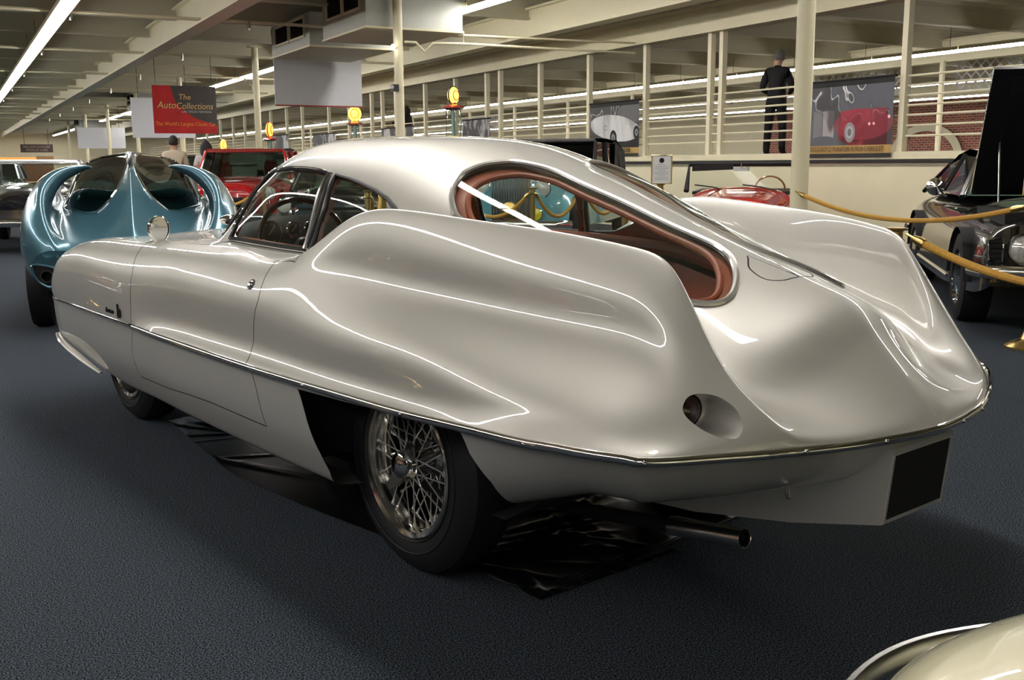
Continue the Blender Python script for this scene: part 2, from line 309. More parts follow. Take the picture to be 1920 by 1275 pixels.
# ---- blue finned coupe net (x forward, y left, z up), tail at x=0
BU = [
 [(.10,.80,.46),(.06,.77,.50),(.03,.73,.53),(.02,.68,.55),(.01,.64,.555),(.0,.60,.555),(.0,.55,.55),(-.01,.47,.545),(-.02,.38,.545),(-.02,.30,.545),(-.03,.22,.55),(-.03,.14,.56),(-.03,.06,.57),(-.03,0,.575)],
 [(.20,.875,.50),(.16,.87,.60),(.12,.83,.69),(.10,.77,.75),(.10,.71,.765),(.10,.67,.755),(.10,.61,.67),(.08,.52,.60),(.06,.42,.585),(.05,.33,.585),(.05,.24,.60),(.05,.15,.63),(.05,.055,.68),(.05,0,.71)],
 [(.40,.905,.52),(.36,.905,.66),(.32,.885,.82),(.30,.82,.96),(.30,.735,1.04),(.30,.685,1.03),(.28,.665,.86),(.26,.60,.70),(.25,.50,.65),(.25,.40,.65),(.25,.29,.68),(.24,.17,.76),(.23,.05,.88),(.23,0,.93)],
 [(.70,.91,.53),(.66,.92,.70),(.62,.905,.87),(.58,.84,1.04),(.56,.68,1.17),(.56,.50,1.20),(.56,.62,.99),(.56,.64,.80),(.56,.55,.73),(.55,.45,.74),(.54,.34,.79),(.53,.20,.91),(.52,.045,1.08),(.52,0,1.13)],
 [(1.05,.91,.53),(1.02,.925,.72),(.98,.91,.90),(.92,.84,1.09),(.86,.62,1.20),(.80,.29,1.20),(.90,.56,1.11),(.94,.65,.92),(.95,.62,.83),(.95,.54,.86),(.95,.42,.96),(.93,.26,1.08),(.92,.04,1.22),(.92,0,1.26)],
 [(1.55,.91,.53),(1.52,.92,.72),(1.50,.905,.90),(1.48,.84,1.05),(1.46,.72,1.12),(1.44,.64,1.11),(1.44,.645,1.02),(1.44,.64,.92),(1.44,.62,.90),(1.44,.58,.97),(1.44,.49,1.10),(1.43,.32,1.22),(1.42,.05,1.31),(1.42,0,1.325)],
 [(2.15,.90,.53),(2.15,.905,.70),(2.15,.88,.84),(2.15,.82,.90),(2.15,.75,.92),(2.15,.71,.92),(2.15,.68,.91),(2.15,.66,.91),(2.15,.64,.93),(2.15,.60,1.02),(2.15,.52,1.16),(2.15,.35,1.28),(2.15,.08,1.33),(2.15,0,1.335)],
 [(2.9,.87,.53),(2.9,.875,.68),(2.9,.85,.80),(2.9,.79,.86),(2.9,.73,.88),(2.9,.69,.885),(2.9,.66,.885),(2.9,.63,.89),(2.9,.60,.90),(2.9,.54,.93),(2.9,.46,.97),(2.9,.3,1.0),(2.9,.1,1.02),(2.9,0,1.02)],
 [(3.9,.83,.52),(3.9,.83,.64),(3.9,.80,.74),(3.9,.74,.80),(3.9,.66,.82),(3.9,.60,.82),(3.9,.55,.81),(3.9,.48,.80),(3.9,.4,.80),(3.9,.33,.81),(3.9,.26,.82),(3.9,.17,.83),(3.9,.06,.83),(3.9,0,.83)],
 [(4.6,.62,.50),(4.62,.60,.56),(4.64,.56,.60),(4.66,.5,.62),(4.67,.45,.63),(4.68,.4,.63),(4.68,.36,.63),(4.68,.31,.63),(4.68,.26,.63),(4.68,.21,.63),(4.68,.16,.63),(4.68,.1,.63),(4.68,.04,.63),(4.68,0,.63)],
]
BU = np.array(BU, float)
BU[2:6,3,1] -= .055; BU[2:7,2,1] -= .02; BU[3:6,4,1] -= .03
BU[:3,:,2] -= .02
SB = Surf(BU, ('v1',))
UV_BWIN = [(4.202, 8.495), (4.659, 9.069), (4.948, 9.697), (5.309, 10.282), (5.605, 10.679), (5.485, 11.186), (5.309, 11.605), (5.1, 12.102), (4.09, 12.079), (3.425, 11.881), (3.112, 11.561), (3.0, 11.076), (3.0, 10.381), (3.305, 9.709), (3.737, 9.102)]
# =================================================================== silver coupe
CAR_O = (1.763, 2.832, 0.0); CAR_RZ = R(100.4)      # car x axis -> world (-.181,.984)
coupe = thing('car', 'silver finned coupe with wire wheels and wraparound tail glass, largest car in the middle', 'car', CAR_O, CAR_RZ)
def resample(poly, step=.12):
    out = []
    n = len(poly)
    for i in range(n):
        a = np.array(poly[i], float); b = np.array(poly[(i+1) % n], float)
        k = max(1, int(np.hypot(*(b - a)) / step))
        for t in range(k): out.append(a + (b - a) * t / k)
    return out
def surf_parts(S, regions, ku=7, kv=7, gap=.0022):
    """triangulate surface S in (u,v); regions: name -> (poly, gapflag). returns name -> (V,N,F)"""
    pts = []; edges = []; loops = {}
    for n, (poly, g) in regions.items():
        k0 = len(pts); m = len(poly)
        for p in poly: pts.append((min(max(p[0], 0), S.nu), min(max(p[1], 0), S.nv)))
        edges += [(k0 + i, k0 + (i + 1) % m) for i in range(m)]
        loops[n] = (k0, m)
    npoly = len(pts)
    PA = np.array(pts).reshape(-1, 2) if pts else np.zeros((0, 2))
    gu, gv = np.meshgrid(np.linspace(0, S.nu, S.nu * ku + 1), np.linspace(0, S.nv, S.nv * kv + 1), indexing='ij')
    G = np.stack([gu.ravel(), gv.ravel()], 1)
    keep = np.ones(len(G), bool)
    for a, b in edges:
        A, B = PA[a], PA[b]; d = B - A; L = (d @ d) or 1e-9
        near = (np.abs(G - A).max(1) < 1.2)
        idx = np.nonzero(near)[0]; g = G[idx]
        t = np.clip(((g - A) @ d) / L, 0, 1); q = np.hypot(*(g - A - t[:, None] * d).T)
        keep[idx[q < .045]] = False
    # keep borders
    G = G[keep]
    allp = [Vector(p) for p in pts] + [Vector(p) for p in G]
    vv, ee, ff, ov, oe, of = delaunay_2d_cdt(allp, edges, [], 0, 1e-6)
    V2 = np.array([tuple(p) for p in vv]); T = np.array([tuple(f) for f in ff])
    P3 = S(V2[:, 0], V2[:, 1]); N3 = S.nrm(V2[:, 0], V2[:, 1])
    cen = V2[T].mean(1); lab = np.zeros(len(T), int); names = ['rest'] + list(regions)
    for k, n in enumerate(regions): lab[inpoly(cen[:, 0], cen[:, 1], regions[n][0])] = k + 1
    isb = {}
    for i, o in enumerate(ov):
        for q in o:
            if q < npoly: isb[i] = q
    out = {}
    offs = np.zeros((len(V2), 3)); 
    for n, (poly, g) in regions.items():
        if not g: continue
        k0, m = loops[n]; lp = S(np.array([min(max(p[0],0),S.nu) for p in poly]), np.array([min(max(p[1],0),S.nv) for p in poly])); c = None
        area = sum(poly[i][0]*poly[(i+1)%m][1]-poly[(i+1)%m][0]*poly[i][1] for i in range(m))
        for i, q in isb.items():
            if k0 <= q < k0 + m:
                j = q - k0; t = lp[(j+1) % m] - lp[j-1]; t = t / (np.linalg.norm(t) + 1e-9)
                w = np.cross(N3[i], t) * (1 if area > 0 else -1); offs[i] = w * gap   # inward
                if V2[i, 1] > S.nv - 1e-4: offs[i] = 0
    for k, n in enumerate(names):
        F = T[lab == k]
        if not len(F): continue
        used = np.unique(F); mp = -np.ones(len(V2), int); mp[used] = np.arange(len(used))
        P = P3[used].copy()
        if n != 'rest' and regions[n][1]: P += offs[used]
        elif n == 'rest': P -= offs[used]
        out[n] = (P, N3[used], mp[F])
    return out
MIR = np.array([1, -1, 1.])
def both(part):
    V, N, F = part
    return np.concatenate([V, V * MIR]), np.concatenate([N, N * MIR]), np.concatenate([F, F[:, ::-1] + len(V)])
def flipcheck(V, N, F):
    a = np.cross(V[F[:, 1]] - V[F[:, 0]], V[F[:, 2]] - V[F[:, 0]]); s = (a * N[F[:, 0]]).sum()
    return F if s > 0 else F[:, ::-1]
def mirp(part): V, N, F = part; return V * MIR, N * MIR, F[:, ::-1]
side_p = resample(UV_SIDE); quarter_p = resample(UV_QUARTER)
rear_p = [tuple(p) for p in spline(UV_REAR, 4, True)]
ws_p = resample([(16.05, 11.2), (15.5, 11.15), (14.6, 11.9), (14.35, 13.0), (14.25, 14), (14.22, 15), (16.12, 15), (16.1, 13.5), (16.08, 12.2)], .15)
tl_p = [tuple(p) for p in spline(UV_TAILLIGHT, 4, True)]
door_p = resample(UV_DOORU, .1); fuel_p = [tuple(p) for p in spline(UV_FUEL[:8], 4)] 
regs = {'side': (side_p, 0), 'quarter': (quarter_p, 0), 'rear': (rear_p, 0), 'ws': (ws_p, 0), 'tail': (tl_p, 0), 'fuel': (fuel_p, 1), 'door': (door_p, 1)}
UPP = surf_parts(SU, regs)
# outward orientation test
def orient(S, u, v, out):
    return 1 if (S.nrm(np.array([u]), np.array([v]))[0] * np.array(out)).sum() > 0 else -1
sg_u = orient(SU, 13., 15., (0, 0, 1)); sg_l = orient(SL, 18., 2., (0, 1, 0))
def fixN(parts, sg):
    r = {}
    for n, (V, N, F) in parts.items():
        N = N * sg; r[n] = (V, N, flipcheck(V, N, F))
    return r
UPP = fixN(UPP, sg_u)
# front wheel opening in the lower body
UV_ARCHR[7] = (UV_ARCHR[6][0], 6.0); UV_ARCHR[8] = (19.7, 6.0); UV_ARCHR[9] = (19.96, 3.95)
lowregs = {'door': (resample(UV_DOORL, .1), 1), 'arch': (resample(UV_ARCHR, .1), 0)}
LWP = fixN(surf_parts(SL, lowregs, 6, 6), sg_l)
def joinp(a, b):
    return np.concatenate([a[0], b[0]]), np.concatenate([a[1], b[1]]), np.concatenate([a[2], b[2] + len(a[0])])
V, N, F = joinp(both(UPP['rest']), both(LWP['rest']))
meshobj('body', V, F, M['silver'], coupe, smooth=True, nrm=N)
D = joinp(UPP['door'], LWP['door'])
for q in (D, mirp(D)): meshobj('door', *[q[0], q[2]], M['silver'], coupe, smooth=True, nrm=q[1])
V, N, F = both(UPP['fuel']); meshobj('fuel_flap', V, F, M['silver'], coupe, smooth=True, nrm=N)
for nm, k in (('side_window', 'side'), ('quarter_window', 'quarter'), ('rear_window', 'rear')):
    for q in (UPP[k], mirp(UPP[k])): meshobj(nm, q[0], q[2], M['glass'], coupe, smooth=True, nrm=q[1])
V, N, F = both(UPP['ws']); meshobj('windscreen', V, F, M['glass'], coupe, smooth=True, nrm=N)
# dark backing ribbons in the shut lines
def ribbon(mb, S, poly, sg, w=.013, depth=.0035, closed=True, mir=1):
    P = np.array(poly, float); u, v = np.clip(P[:, 0], 0, S.nu), np.clip(P[:, 1], 0, S.nv)
    X = S(u, v); Nn = S.nrm(u, v) * sg; m = len(X); T = np.roll(X, -1, 0) - np.roll(X, 1, 0)
    if not closed: T[0] = X[1] - X[0]; T[-1] = X[-1] - X[-2]
    T /= np.linalg.norm(T, axis=1, keepdims=True) + 1e-9; Wd = np.cross(Nn, T)
    A = (X - Nn * depth - Wd * w) * np.array([1, mir, 1]); B = (X - Nn * depth + Wd * w) * np.array([1, mir, 1])
    mb.grid([list(map(tuple, A)), list(map(tuple, B))], close_v=closed)
for s in (1, -1):
    for SS, pp_, gg, nm_, cl in ((SU, door_p, sg_u, 'door_seal', True), (SL, lowregs['door'][0], sg_l, 'door_seal', True), (SU, fuel_p, sg_u, 'flap_seal', False)):
        b = MB(); ribbon(b, SS, pp_, gg, .013 if cl else .008, .0035, closed=cl, mir=s); b.build(nm_, M['matte_black'], coupe, smooth=False)
# window trims
def curve3(S, poly, sg, off=.003, mir=1):
    P = np.array(poly, float); u, v = np.clip(P[:, 0], 0, S.nu), np.clip(P[:, 1], 0, S.nv)
    return (S(u, v) + S.nrm(u, v) * sg * off) * np.array([1, mir, 1])
for s in (1, -1):
    b = MB(); b.tube(curve3(SU, rear_p, sg_u, .002, s), .009, 8, True); b.build('rear_window_trim', M['trim'], coupe)
    b = MB(); b.tube(curve3(SU, rear_p, sg_u, -.004, s), .0105, 8, True); b.build('rear_window_seal', M['dark'], coupe)
    b = MB(); b.tube(curve3(SU, side_p, sg_u, .002, s), .0075, 8, True); b.tube(curve3(SU, quarter_p, sg_u, .002, s), .0075, 8, True); b.build('side_window_seal', M['dark'], coupe)
    b = MB(); pp = resample([UV_SIDE[10], UV_SIDE[13]], .1)[:len(resample([UV_SIDE[10], UV_SIDE[13]], .1)) // 2 + 1]
    b.tube(curve3(SU, pp, sg_u, .006, s), .009, 8); b.build('window_pillar', M['chrome_dull'], coupe)
    b = MB(); top = [p for p in side_p if p[1] > 10.3 and p[0] > 11.95]
    b.tube(curve3(SU, top, sg_u, .008, s), .004, 6); b.build('side_window_trim', M['chrome'], coupe)
b = MB(); wsl = curve3(SU, ws_p, sg_u, .002, 1); b.tube(wsl, .008, 6, True); b.tube(wsl * MIR, .008, 6, True); b.build('windscreen_seal', M['dark'], coupe)
# chrome belt: all along R0 and round the tail
ub = np.linspace(0, SU.nu, 180); belt = SU(ub, 0 * ub)
vt = np.linspace(0, 15, 90); tailc = SU(0 * vt, vt)
nosec = SU(0 * vt + SU.nu, vt)
i17 = int(np.argmin(np.abs(belt[:, 0] - 1.76)))
thick = np.concatenate([belt[:i17][::-1], tailc[1:], (tailc[1:-1] * MIR)[::-1], (belt[:i17] * MIR)])
def outp(P, o, dz=0):
    P = np.array(P); T = np.gradient(P, axis=0); T[:, 2] = 0; T /= np.linalg.norm(T, axis=1, keepdims=True) + 1e-9
    n = np.stack([T[:, 1], -T[:, 0], 0 * T[:, 0]], 1)
    c = P.mean(0); sg = np.sign(((P - c) * n).sum()); return P + n * sg * o + np.array([0, 0, dz])
b = MB(); b.tube(outp(thick, .004, -.002), .0105, 10, flat=(.85, 1)); b.build('belt_moulding', M['chrome'], coupe)
thin = np.concatenate([belt[i17-2:], nosec[1:], (nosec[:-1] * MIR)[::-1], (belt[i17-2:] * MIR)[::-1]])
b = MB(); b.tube(outp(thin, .001), .0055, 8); b.build('nose_moulding', M['chrome'], coupe)
# screws on the tail strip
TH = outp(thick, .012, -.002)
def screw_at(x, y):
    k = int(np.argmin(np.hypot(TH[:, 0] - x, TH[:, 1] - y))); p = TH[k]; s = MB(); s.ellipsoid(tuple(p), (.006, .006, .006), 8, 6); s.build('screw', M['chrome_dull'], coupe)
for x, y in ((-1.205, .41), (-1.28, .21), (-1.04, .735), (-.80, .85), (-.32, .875), (.18, .88), (-1.3, -.1), (-1.27, -.25)): screw_at(x, y)
# tail lamp: recessed tunnel in the fin base
for s in (1, -1):
    L0 = curve3(SU, tl_p, sg_u, 0, 1); m = len(L0); cc = np.array([-.985, .545, .668]); ax = np.array([.93, -.22, 0.06]); ax /= np.linalg.norm(ax)
    e1 = np.cross(ax, [0, 0, 1.]); e1 /= np.linalg.norm(e1); e2 = np.cross(e1, ax)
    ang = np.unwrap(np.arctan2((L0 - L0.mean(0)) @ e2, (L0 - L0.mean(0)) @ e1)); cir = cc + .046 * (np.cos(ang)[:, None] * e1 + np.sin(ang)[:, None] * e2)
    rows = [tuple(map(tuple, (L0 * (1 - t) + cir * t + ax * .02 * math.sin(t * 3.14)) * np.array([1, s, 1]))) for t in np.linspace(0, 1, 7)]
    b = MB(); b.grid(rows, close_v=True); b.build('lamp_recess', M['silver'], coupe, auto=80)
    T = Matrix.Translation(Vector(cc * np.array([1, s, 1]))) @ Vector((-ax[0], -ax[1] * s, -ax[2])).to_track_quat('Z', 'Y').to_matrix().to_4x4()
    b = MB(); b.lathe([(.047, .0), (.047, .006), (.041, .008), (.040, .0)], 28, T); rim = b.build('tail_lamp', M['chrome'], coupe)
    b = MB(); b.lathe([(.041, .0), (.036, .010), (.024, .018), (.001, .022)], 24, T); b.build('lens', mat('dark_red_lens', (.03, .004, .006), rough=.08, coat=1.), rim)
    b = MB(); b.lathe([(.0001, -.002), (.044, -.002)], 24, T); b.build('lamp_back', M['dark'], rim)
# edges: fin crest and inner cladding of the cabin
def offset_grid(S, u0, u1, v0, v1, off, sg, nu, nv, mir, hole):
    u, v = np.meshgrid(np.linspace(u0, u1, nu), np.linspace(v0, v1, nv), indexing='ij')
    P = (S(u, v) - S.nrm(u, v) * sg * off)
    idx = np.arange(nu * nv).reshape(nu, nv); F = []
    cu, cv = (u[:-1, :-1] + u[1:, 1:]) / 2, (v[:-1, :-1] + v[1:, 1:]) / 2
    ok = np.ones(cu.shape, bool)
    for h in hole: ok &= ~inpoly(cu, cv, h)
    for i in range(nu - 1):
        for j in range(nv - 1):
            if ok[i, j]: F.append((idx[i, j], idx[i+1, j], idx[i+1, j+1], idx[i, j+1]))
    return P.reshape(-1, 3) * np.array([1, mir, 1]), F
def shrink(poly, k):
    P = np.array(poly); c = P.mean(0); return [tuple(c + (p - c) * k) for p in P]
b = MB()
for s in (1, -1):
    v, f = offset_grid(SU, 4.7, 15.9, 9.9, 15, .022, sg_u, 220, 110, s, [side_p, quarter_p, shrink(rear_p, .88), ws_p])
    b.add(v, f)
b.build('headlining', M['leather'], coupe, auto=60)
for s in (1, -1):
    b = MB(); b.tube(curve3(SU, shrink(rear_p, .88), sg_u, -.024, s), .010, 8, True); b.build('window_piping', M['leather'], coupe)
# inner leather rails below the windows
for s in (1, -1):
    b = MB(); u = np.linspace(5.6, 14.8, 50); P = (SU(u, 0*u + 9.9) + np.array([0, -.035, -.02])) * np.array([1, s, 1])
    b.tube(P, .035, 10, flat=(1, .8)); b.build('leather_rail', M['leather'], coupe)
# cabin tub
b = MB(); n = 14
for s in (1, -1):
    rows = []
    for x, w, zt in ((-.80, .22, .74), (-.7, .30, .76), (-.4, .42, .80), (0, .52, .86), (.6, .58, .90), (1.25, .58, .90), (1.42, .56, .90)):
        rows.append([(x, s * w, zt), (x, s * min(w, .45 if x < .5 else .55), .60), (x, s * min(w - .08, .40), .3 if x > .5 else .62), (x, 0, .3 if x > .5 else .62)])
    b.grid(rows)
b.build('cabin_wall', M['leather'], coupe, smooth=False)
b = MB(); b.prism([(-.80, -.22), (-.4, -.40), (.08, -.5), (.08, .5), (-.4, .40), (-.80, .22)], 'z', .70, .735); b.build('luggage_carpet', M['blue_carpet_in'], coupe, smooth=False)
b = MB(); b.tube([(-.28, -.48, .74), (-.28, .48, .74)], .035, 10); b.tube([(-.62, -.28, .70), (-.76, 0, .71), (-.62, .28, .70)], .03, 8); b.build('leather_roll', M['leather'], coupe)
for s in (1, -1):
    b = MB(); x0 = .48; y0 = .31 * s
    b.prism([(x0, .34), (x0 + .55, .36), (x0 + .56, .48), (x0 + .05, .46)], 'y', y0 - .21, y0 + .21)
    seat = b.build('seat', M['leather'], coupe, auto=30)
    b = MB(); b.grid([[(x0 - .14 * t + .05 - .06 * math.cos(a), y0 + .20 * math.sin(a) * (1 - .12 * t), .42 + .46 * t) for a in np.linspace(0, 2 * math.pi, 18)] for t in np.linspace(0, 1, 7)])
    b.add([(x0 - .09, y0, .9)], []); b.build('seat_back', M['leather'], coupe)
# dashboard
b = MB(); rows = []
for y in np.linspace(-.58, .58, 25):
    k = 1 - (y / .62) ** 4
    rows.append([(1.40, y, .62), (1.37, y, .70), (1.375, y, .80), (1.40, y, .90 + .06 * k), (1.44, y, .93 + .085 * k), (1.50, y, .93 + .05 * k), (1.64, y * .8, .955)])
b.grid(rows); dash = b.build('dashboard', M['dark'], coupe)
def gauge(y, z, r):
    T = Matrix.Translation((1.383, y, z)) @ Matrix.Rotation(R(-90), 4, 'Y')
    b = MB(); b.lathe([(r, 0), (r, .014), (r * .9, .016), (r * .88, .006)], 24, T); g = b.build('gauge', M['chrome'], coupe)
    b = MB(); b.lathe([(.0001, .006), (r * .9, .006)], 24, T); b.build('gauge_face', mat('gauge_face', (.02, .02, .018), rough=.3, coat=1), g)
    b = MB(); n = 10
    for k in range(n):
        a = R(-210 + 240 * k / (n - 1)); c, d = math.cos(a), math.sin(a)
        b.box((.0075, -.0012, r * .62), (.0085, .0012, r * .80), Matrix.Translation((1.383, y, z)) @ Matrix.Rotation(a, 4, 'X') @ Matrix.Rotation(math.pi, 4, 'Z'))
    b.box((.0075, -.001, -.01), (.009, .001, r * .7), Matrix.Translation((1.383, y, z)) @ Matrix.Rotation(R(40), 4, 'X') @ Matrix.Rotation(math.pi, 4, 'Z'))
    b.build('gauge_marks', M['white'], g, smooth=False)
for y, z, r in ((.40, .945, .052), (.295, .955, .034), (.215, .955, .034), (.41, .865, .026), (.30, .87, .02)): gauge(y, z, r)
# steering wheel
T = Matrix.Translation((1.14, .365, .905)) @ Matrix.Rotation(R(-72), 4, 'Y')
b = MB(); b.tube([T @ Vector((.19 * math.cos(a), .19 * math.sin(a), 0)) for a in np.linspace(0, 2*math.pi, 48, endpoint=False)], .011, 8, True)
sw = b.build('steering_wheel', mat('dark_wood_rim', (.03, .012, .006), rough=.25, coat=1.), coupe)
for k in range(3):
    a = R(90 + 120 * k); b = MB(); b.tube([T @ Vector((.03 * math.cos(a), .03 * math.sin(a), -.02)), T @ Vector((.19 * math.cos(a), .19 * math.sin(a), 0))], .007, 6, flat=(1.4, .5)); b.build('spoke', M['chrome_dull'], sw)
b = MB(); b.lathe([(.0001, .01), (.03, .005), (.04, -.01), (.03, -.03), (.025, -.2)], 20, T); b.build('hub', M['dark'], sw)
# front mirrors
for s in (1,):
    T = Matrix.Translation((2.08, .60 * s, .94)) @ Vector((-.92, -.40 * s, .02)).to_track_quat('Z', 'Y').to_matrix().to_4x4()
    b = MB(); b.lathe([(.0001, -.035), (.03, -.03), (.055, -.012), (.060, 0), (.060, .006), (.055, .008)], 32, T); mr = b.build('wing_mirror', M['chrome'], coupe)
    b = MB(); b.lathe([(.0001, .004), (.056, .004)], 32, T); b.build('mirror_glass', M['mirror'], mr)
    b = MB(); b.tube([(2.10, .60, .93), (2.12, .60, .885), (2.14, .605, .872)], [.008, .007, .014], 8); b.ellipsoid((2.14, .605, .874), (.045, .018, .010)); b.build('mirror_stem', M['chrome'], mr)
T = Matrix.Translation((1.98, -.33, .965)) @ Vector((-1, -.25, .05)).to_track_quat('Z', 'Y').to_matrix().to_4x4()
b = MB(); b.ellipsoid((1.60, .47, .995), (.03, .045, .022), 14, 8); b.tube([(1.60, .47, .99), (1.61, .465, .952)], [.007, .012], 8); b.build('cowl_mirror', M['chrome'], coupe)
# door lock button
def onsurf(u, v, mir=1): 
    p = SU(np.array([u]), np.array([v]))[0] * np.array([1, mir, 1]); n = SU.nrm(np.array([u]), np.array([v]))[0] * sg_u * np.array([1, mir, 1]); return Vector(p), Vector(n)
p, n = onsurf(12.18, 3.9); T = Matrix.Translation(p) @ n.to_track_quat('Z', 'Y').to_matrix().to_4x4()
b = MB(); b.lathe([(.019, -.002), (.019, .003), (.014, .0035)], 24, T); lk = b.build('door_lock', M['dark'], coupe)
b = MB(); b.lathe([(.0001, .009), (.009, .008), (.013, .002)], 20, T); b.build('lock_button', M['chrome'], lk)
# exhaust
M['rimchrome'] = mat('rim_chrome', (.85, .83, .78), rough=.13, metal=1.)
b = MB(); ex0, ex1 = Vector((-.585, .13, .185)), Vector((-.845, .13, .222)); dd = (ex1 - ex0).normalized()
T = Matrix.Translation(ex0) @ dd.to_track_quat('Z', 'Y').to_matrix().to_4x4(); LL = (ex1 - ex0).length
b.lathe([(.028, 0), (.028, LL - .004), (.027, LL), (.0245, LL - .002), (.0245, LL - .03)], 28, T); exh = b.build('exhaust_pipe', mat('pipe_chrome', (.88, .86, .80), rough=.24, metal=1.), coupe)
b = MB(); b.lathe([(.0248, LL - .004), (.0240, LL - .06), (.0001, LL - .06)], 24, T); b.build('pipe_bore', M['matte_black'], exh)
b = MB(); b.lathe([(.028, .0), (.028, .012), (.026, .012)], 20, T); b.build('exhaust_collar', mat('rusty_red', (.12, .015, .01), rough=.6), exh)
b = MB(); b.lathe([(.022, 0), (.022, -.5)], 16, T); b.build('exhaust_inner_pipe', M['matte_black'], exh)
# plate box under the tail
b = MB(); ys = .137
b.prism([(-.30, .22), (-.67, .252), (-.99, .309), (-1.243, .372), (-1.262, .56), (-1.0, .58), (-.30, .50)], 'y', -ys, ys)
b.build('plate_box', M['silver'], coupe, smooth=False)
def plate_pts(o, k, zt=.55): 
    z0, z1 = .372 + k, zt - k * .5
    return [(-1.243 - (z - .372) * .10 - o, y, z) for y, z in ((ys - k, z0), (-ys + k, z0), (-ys + k, z1), (ys - k, z1))]
b = MB(); q0, q1 = plate_pts(.003, .003), plate_pts(.003, .011); q2 = [(p[0] + .006, p[1], p[2]) for p in q1]; q3 = [(p[0] + .012, p[1], p[2]) for p in q0]
b.grid([q3, q0, q1, q2], close_v=True); b.build('plate_frame', mat('plate_frame', (.6, .59, .55), rough=.35, metal=.4, coat=1), coupe, smooth=False)
b = MB(); b.add(plate_pts(.001, .010), [(3, 2, 1, 0)]); b.build('number_plate', M['matte_black'], coupe, smooth=False)
# small hook under tail, sill rib
b = MB(); b.tube([(-1.115, .33, .475), (-1.118, .335, .462), (-1.125, .337, .452)], [.004, .006, .005], 8); b.build('tail_hook', M['chrome'], coupe)
# underbody and wheel wells
b = MB()
b.grid([[(x, y, z) for y in (-w, -w * .5, 0, w * .5, w)] for x, w, z in ((3.2, .5, .34), (2.9, .62, .30), (2.4, .60, .25), (0.5, .62, .24), (-.4, .60, .26), (-.7, .5, .45), (-1.05, .28, .51), (-1.15, .12, .53))])
for s in (1, -1):
    b.grid([[(x, s * y, z) for x, z in ((.40, .28), (.44, .42), (.42, .56), (0, .575), (-.45, .59), (-.60, .54), (-.60, .47))] for y in (.78, .5)])
    b.box((-.5, s * .5 - .005, .32), (.4, s * .5 + .005, .6))
b.build('underbody', M['matte_black'], coupe, smooth=False)
# wheel arch lip at the nose
lp = spline([(3.09, .80, .362), (2.96, .822, .350), (2.82, .828, .330), (2.68, .822, .305), (2.55, .81, .278), (2.44, .79, .25)], 6)
for s in (1, -1): b = MB(); b.tube([(p[0], p[1] * s, p[2]) for p in lp], [.009 + .008 * math.sin(3.14 * i / (len(lp) - 1)) for i in range(len(lp))], 8, flat=(1.2, .5)); b.build('arch_lip', M['silver'], coupe)
# badge lettering
def text(name, s, size, T, m, parent=None, ext=.001, shear=0, align='CENTER', spacing=1.0, sx=1.0):
    cu = bpy.data.curves.new(name, 'FONT'); cu.body = s; cu.size = size; cu.extrude = ext; cu.shear = shear; cu.align_x = align; cu.align_y = 'CENTER'; cu.space_character = spacing
    cu.resolution_u = 3
    tmp = bpy.data.objects.new('tmp', cu); COL.objects.link(tmp); dg = bpy.context.evaluated_depsgraph_get()
    me = bpy.data.meshes.new_from_object(tmp.evaluated_get(dg)); bpy.data.objects.remove(tmp)
    me.materials.clear(); me.materials.append(m); me.name = name
    if sx != 1: me.transform(Matrix.Diagonal((sx, 1, 1, 1)))
    me.transform(T); o = bpy.data.objects.new(name, me); return link(o, parent)
TXL = Matrix(((-1, 0, 0, 0), (0, 0, 1, 0), (0, 1, 0, 0), (0, 0, 0, 1)))    # text x -> -x, up -> z, normal -> +y
text('badge_script', 'bertone', .030, Matrix.Translation((1.98, .872, .607)) @ TXL, M['matte_black'], coupe, .003, .3)
text('badge_emblem', 'b', .085, Matrix.Translation((1.855, .874, .615)) @ TXL, M['matte_black'], coupe, .003)
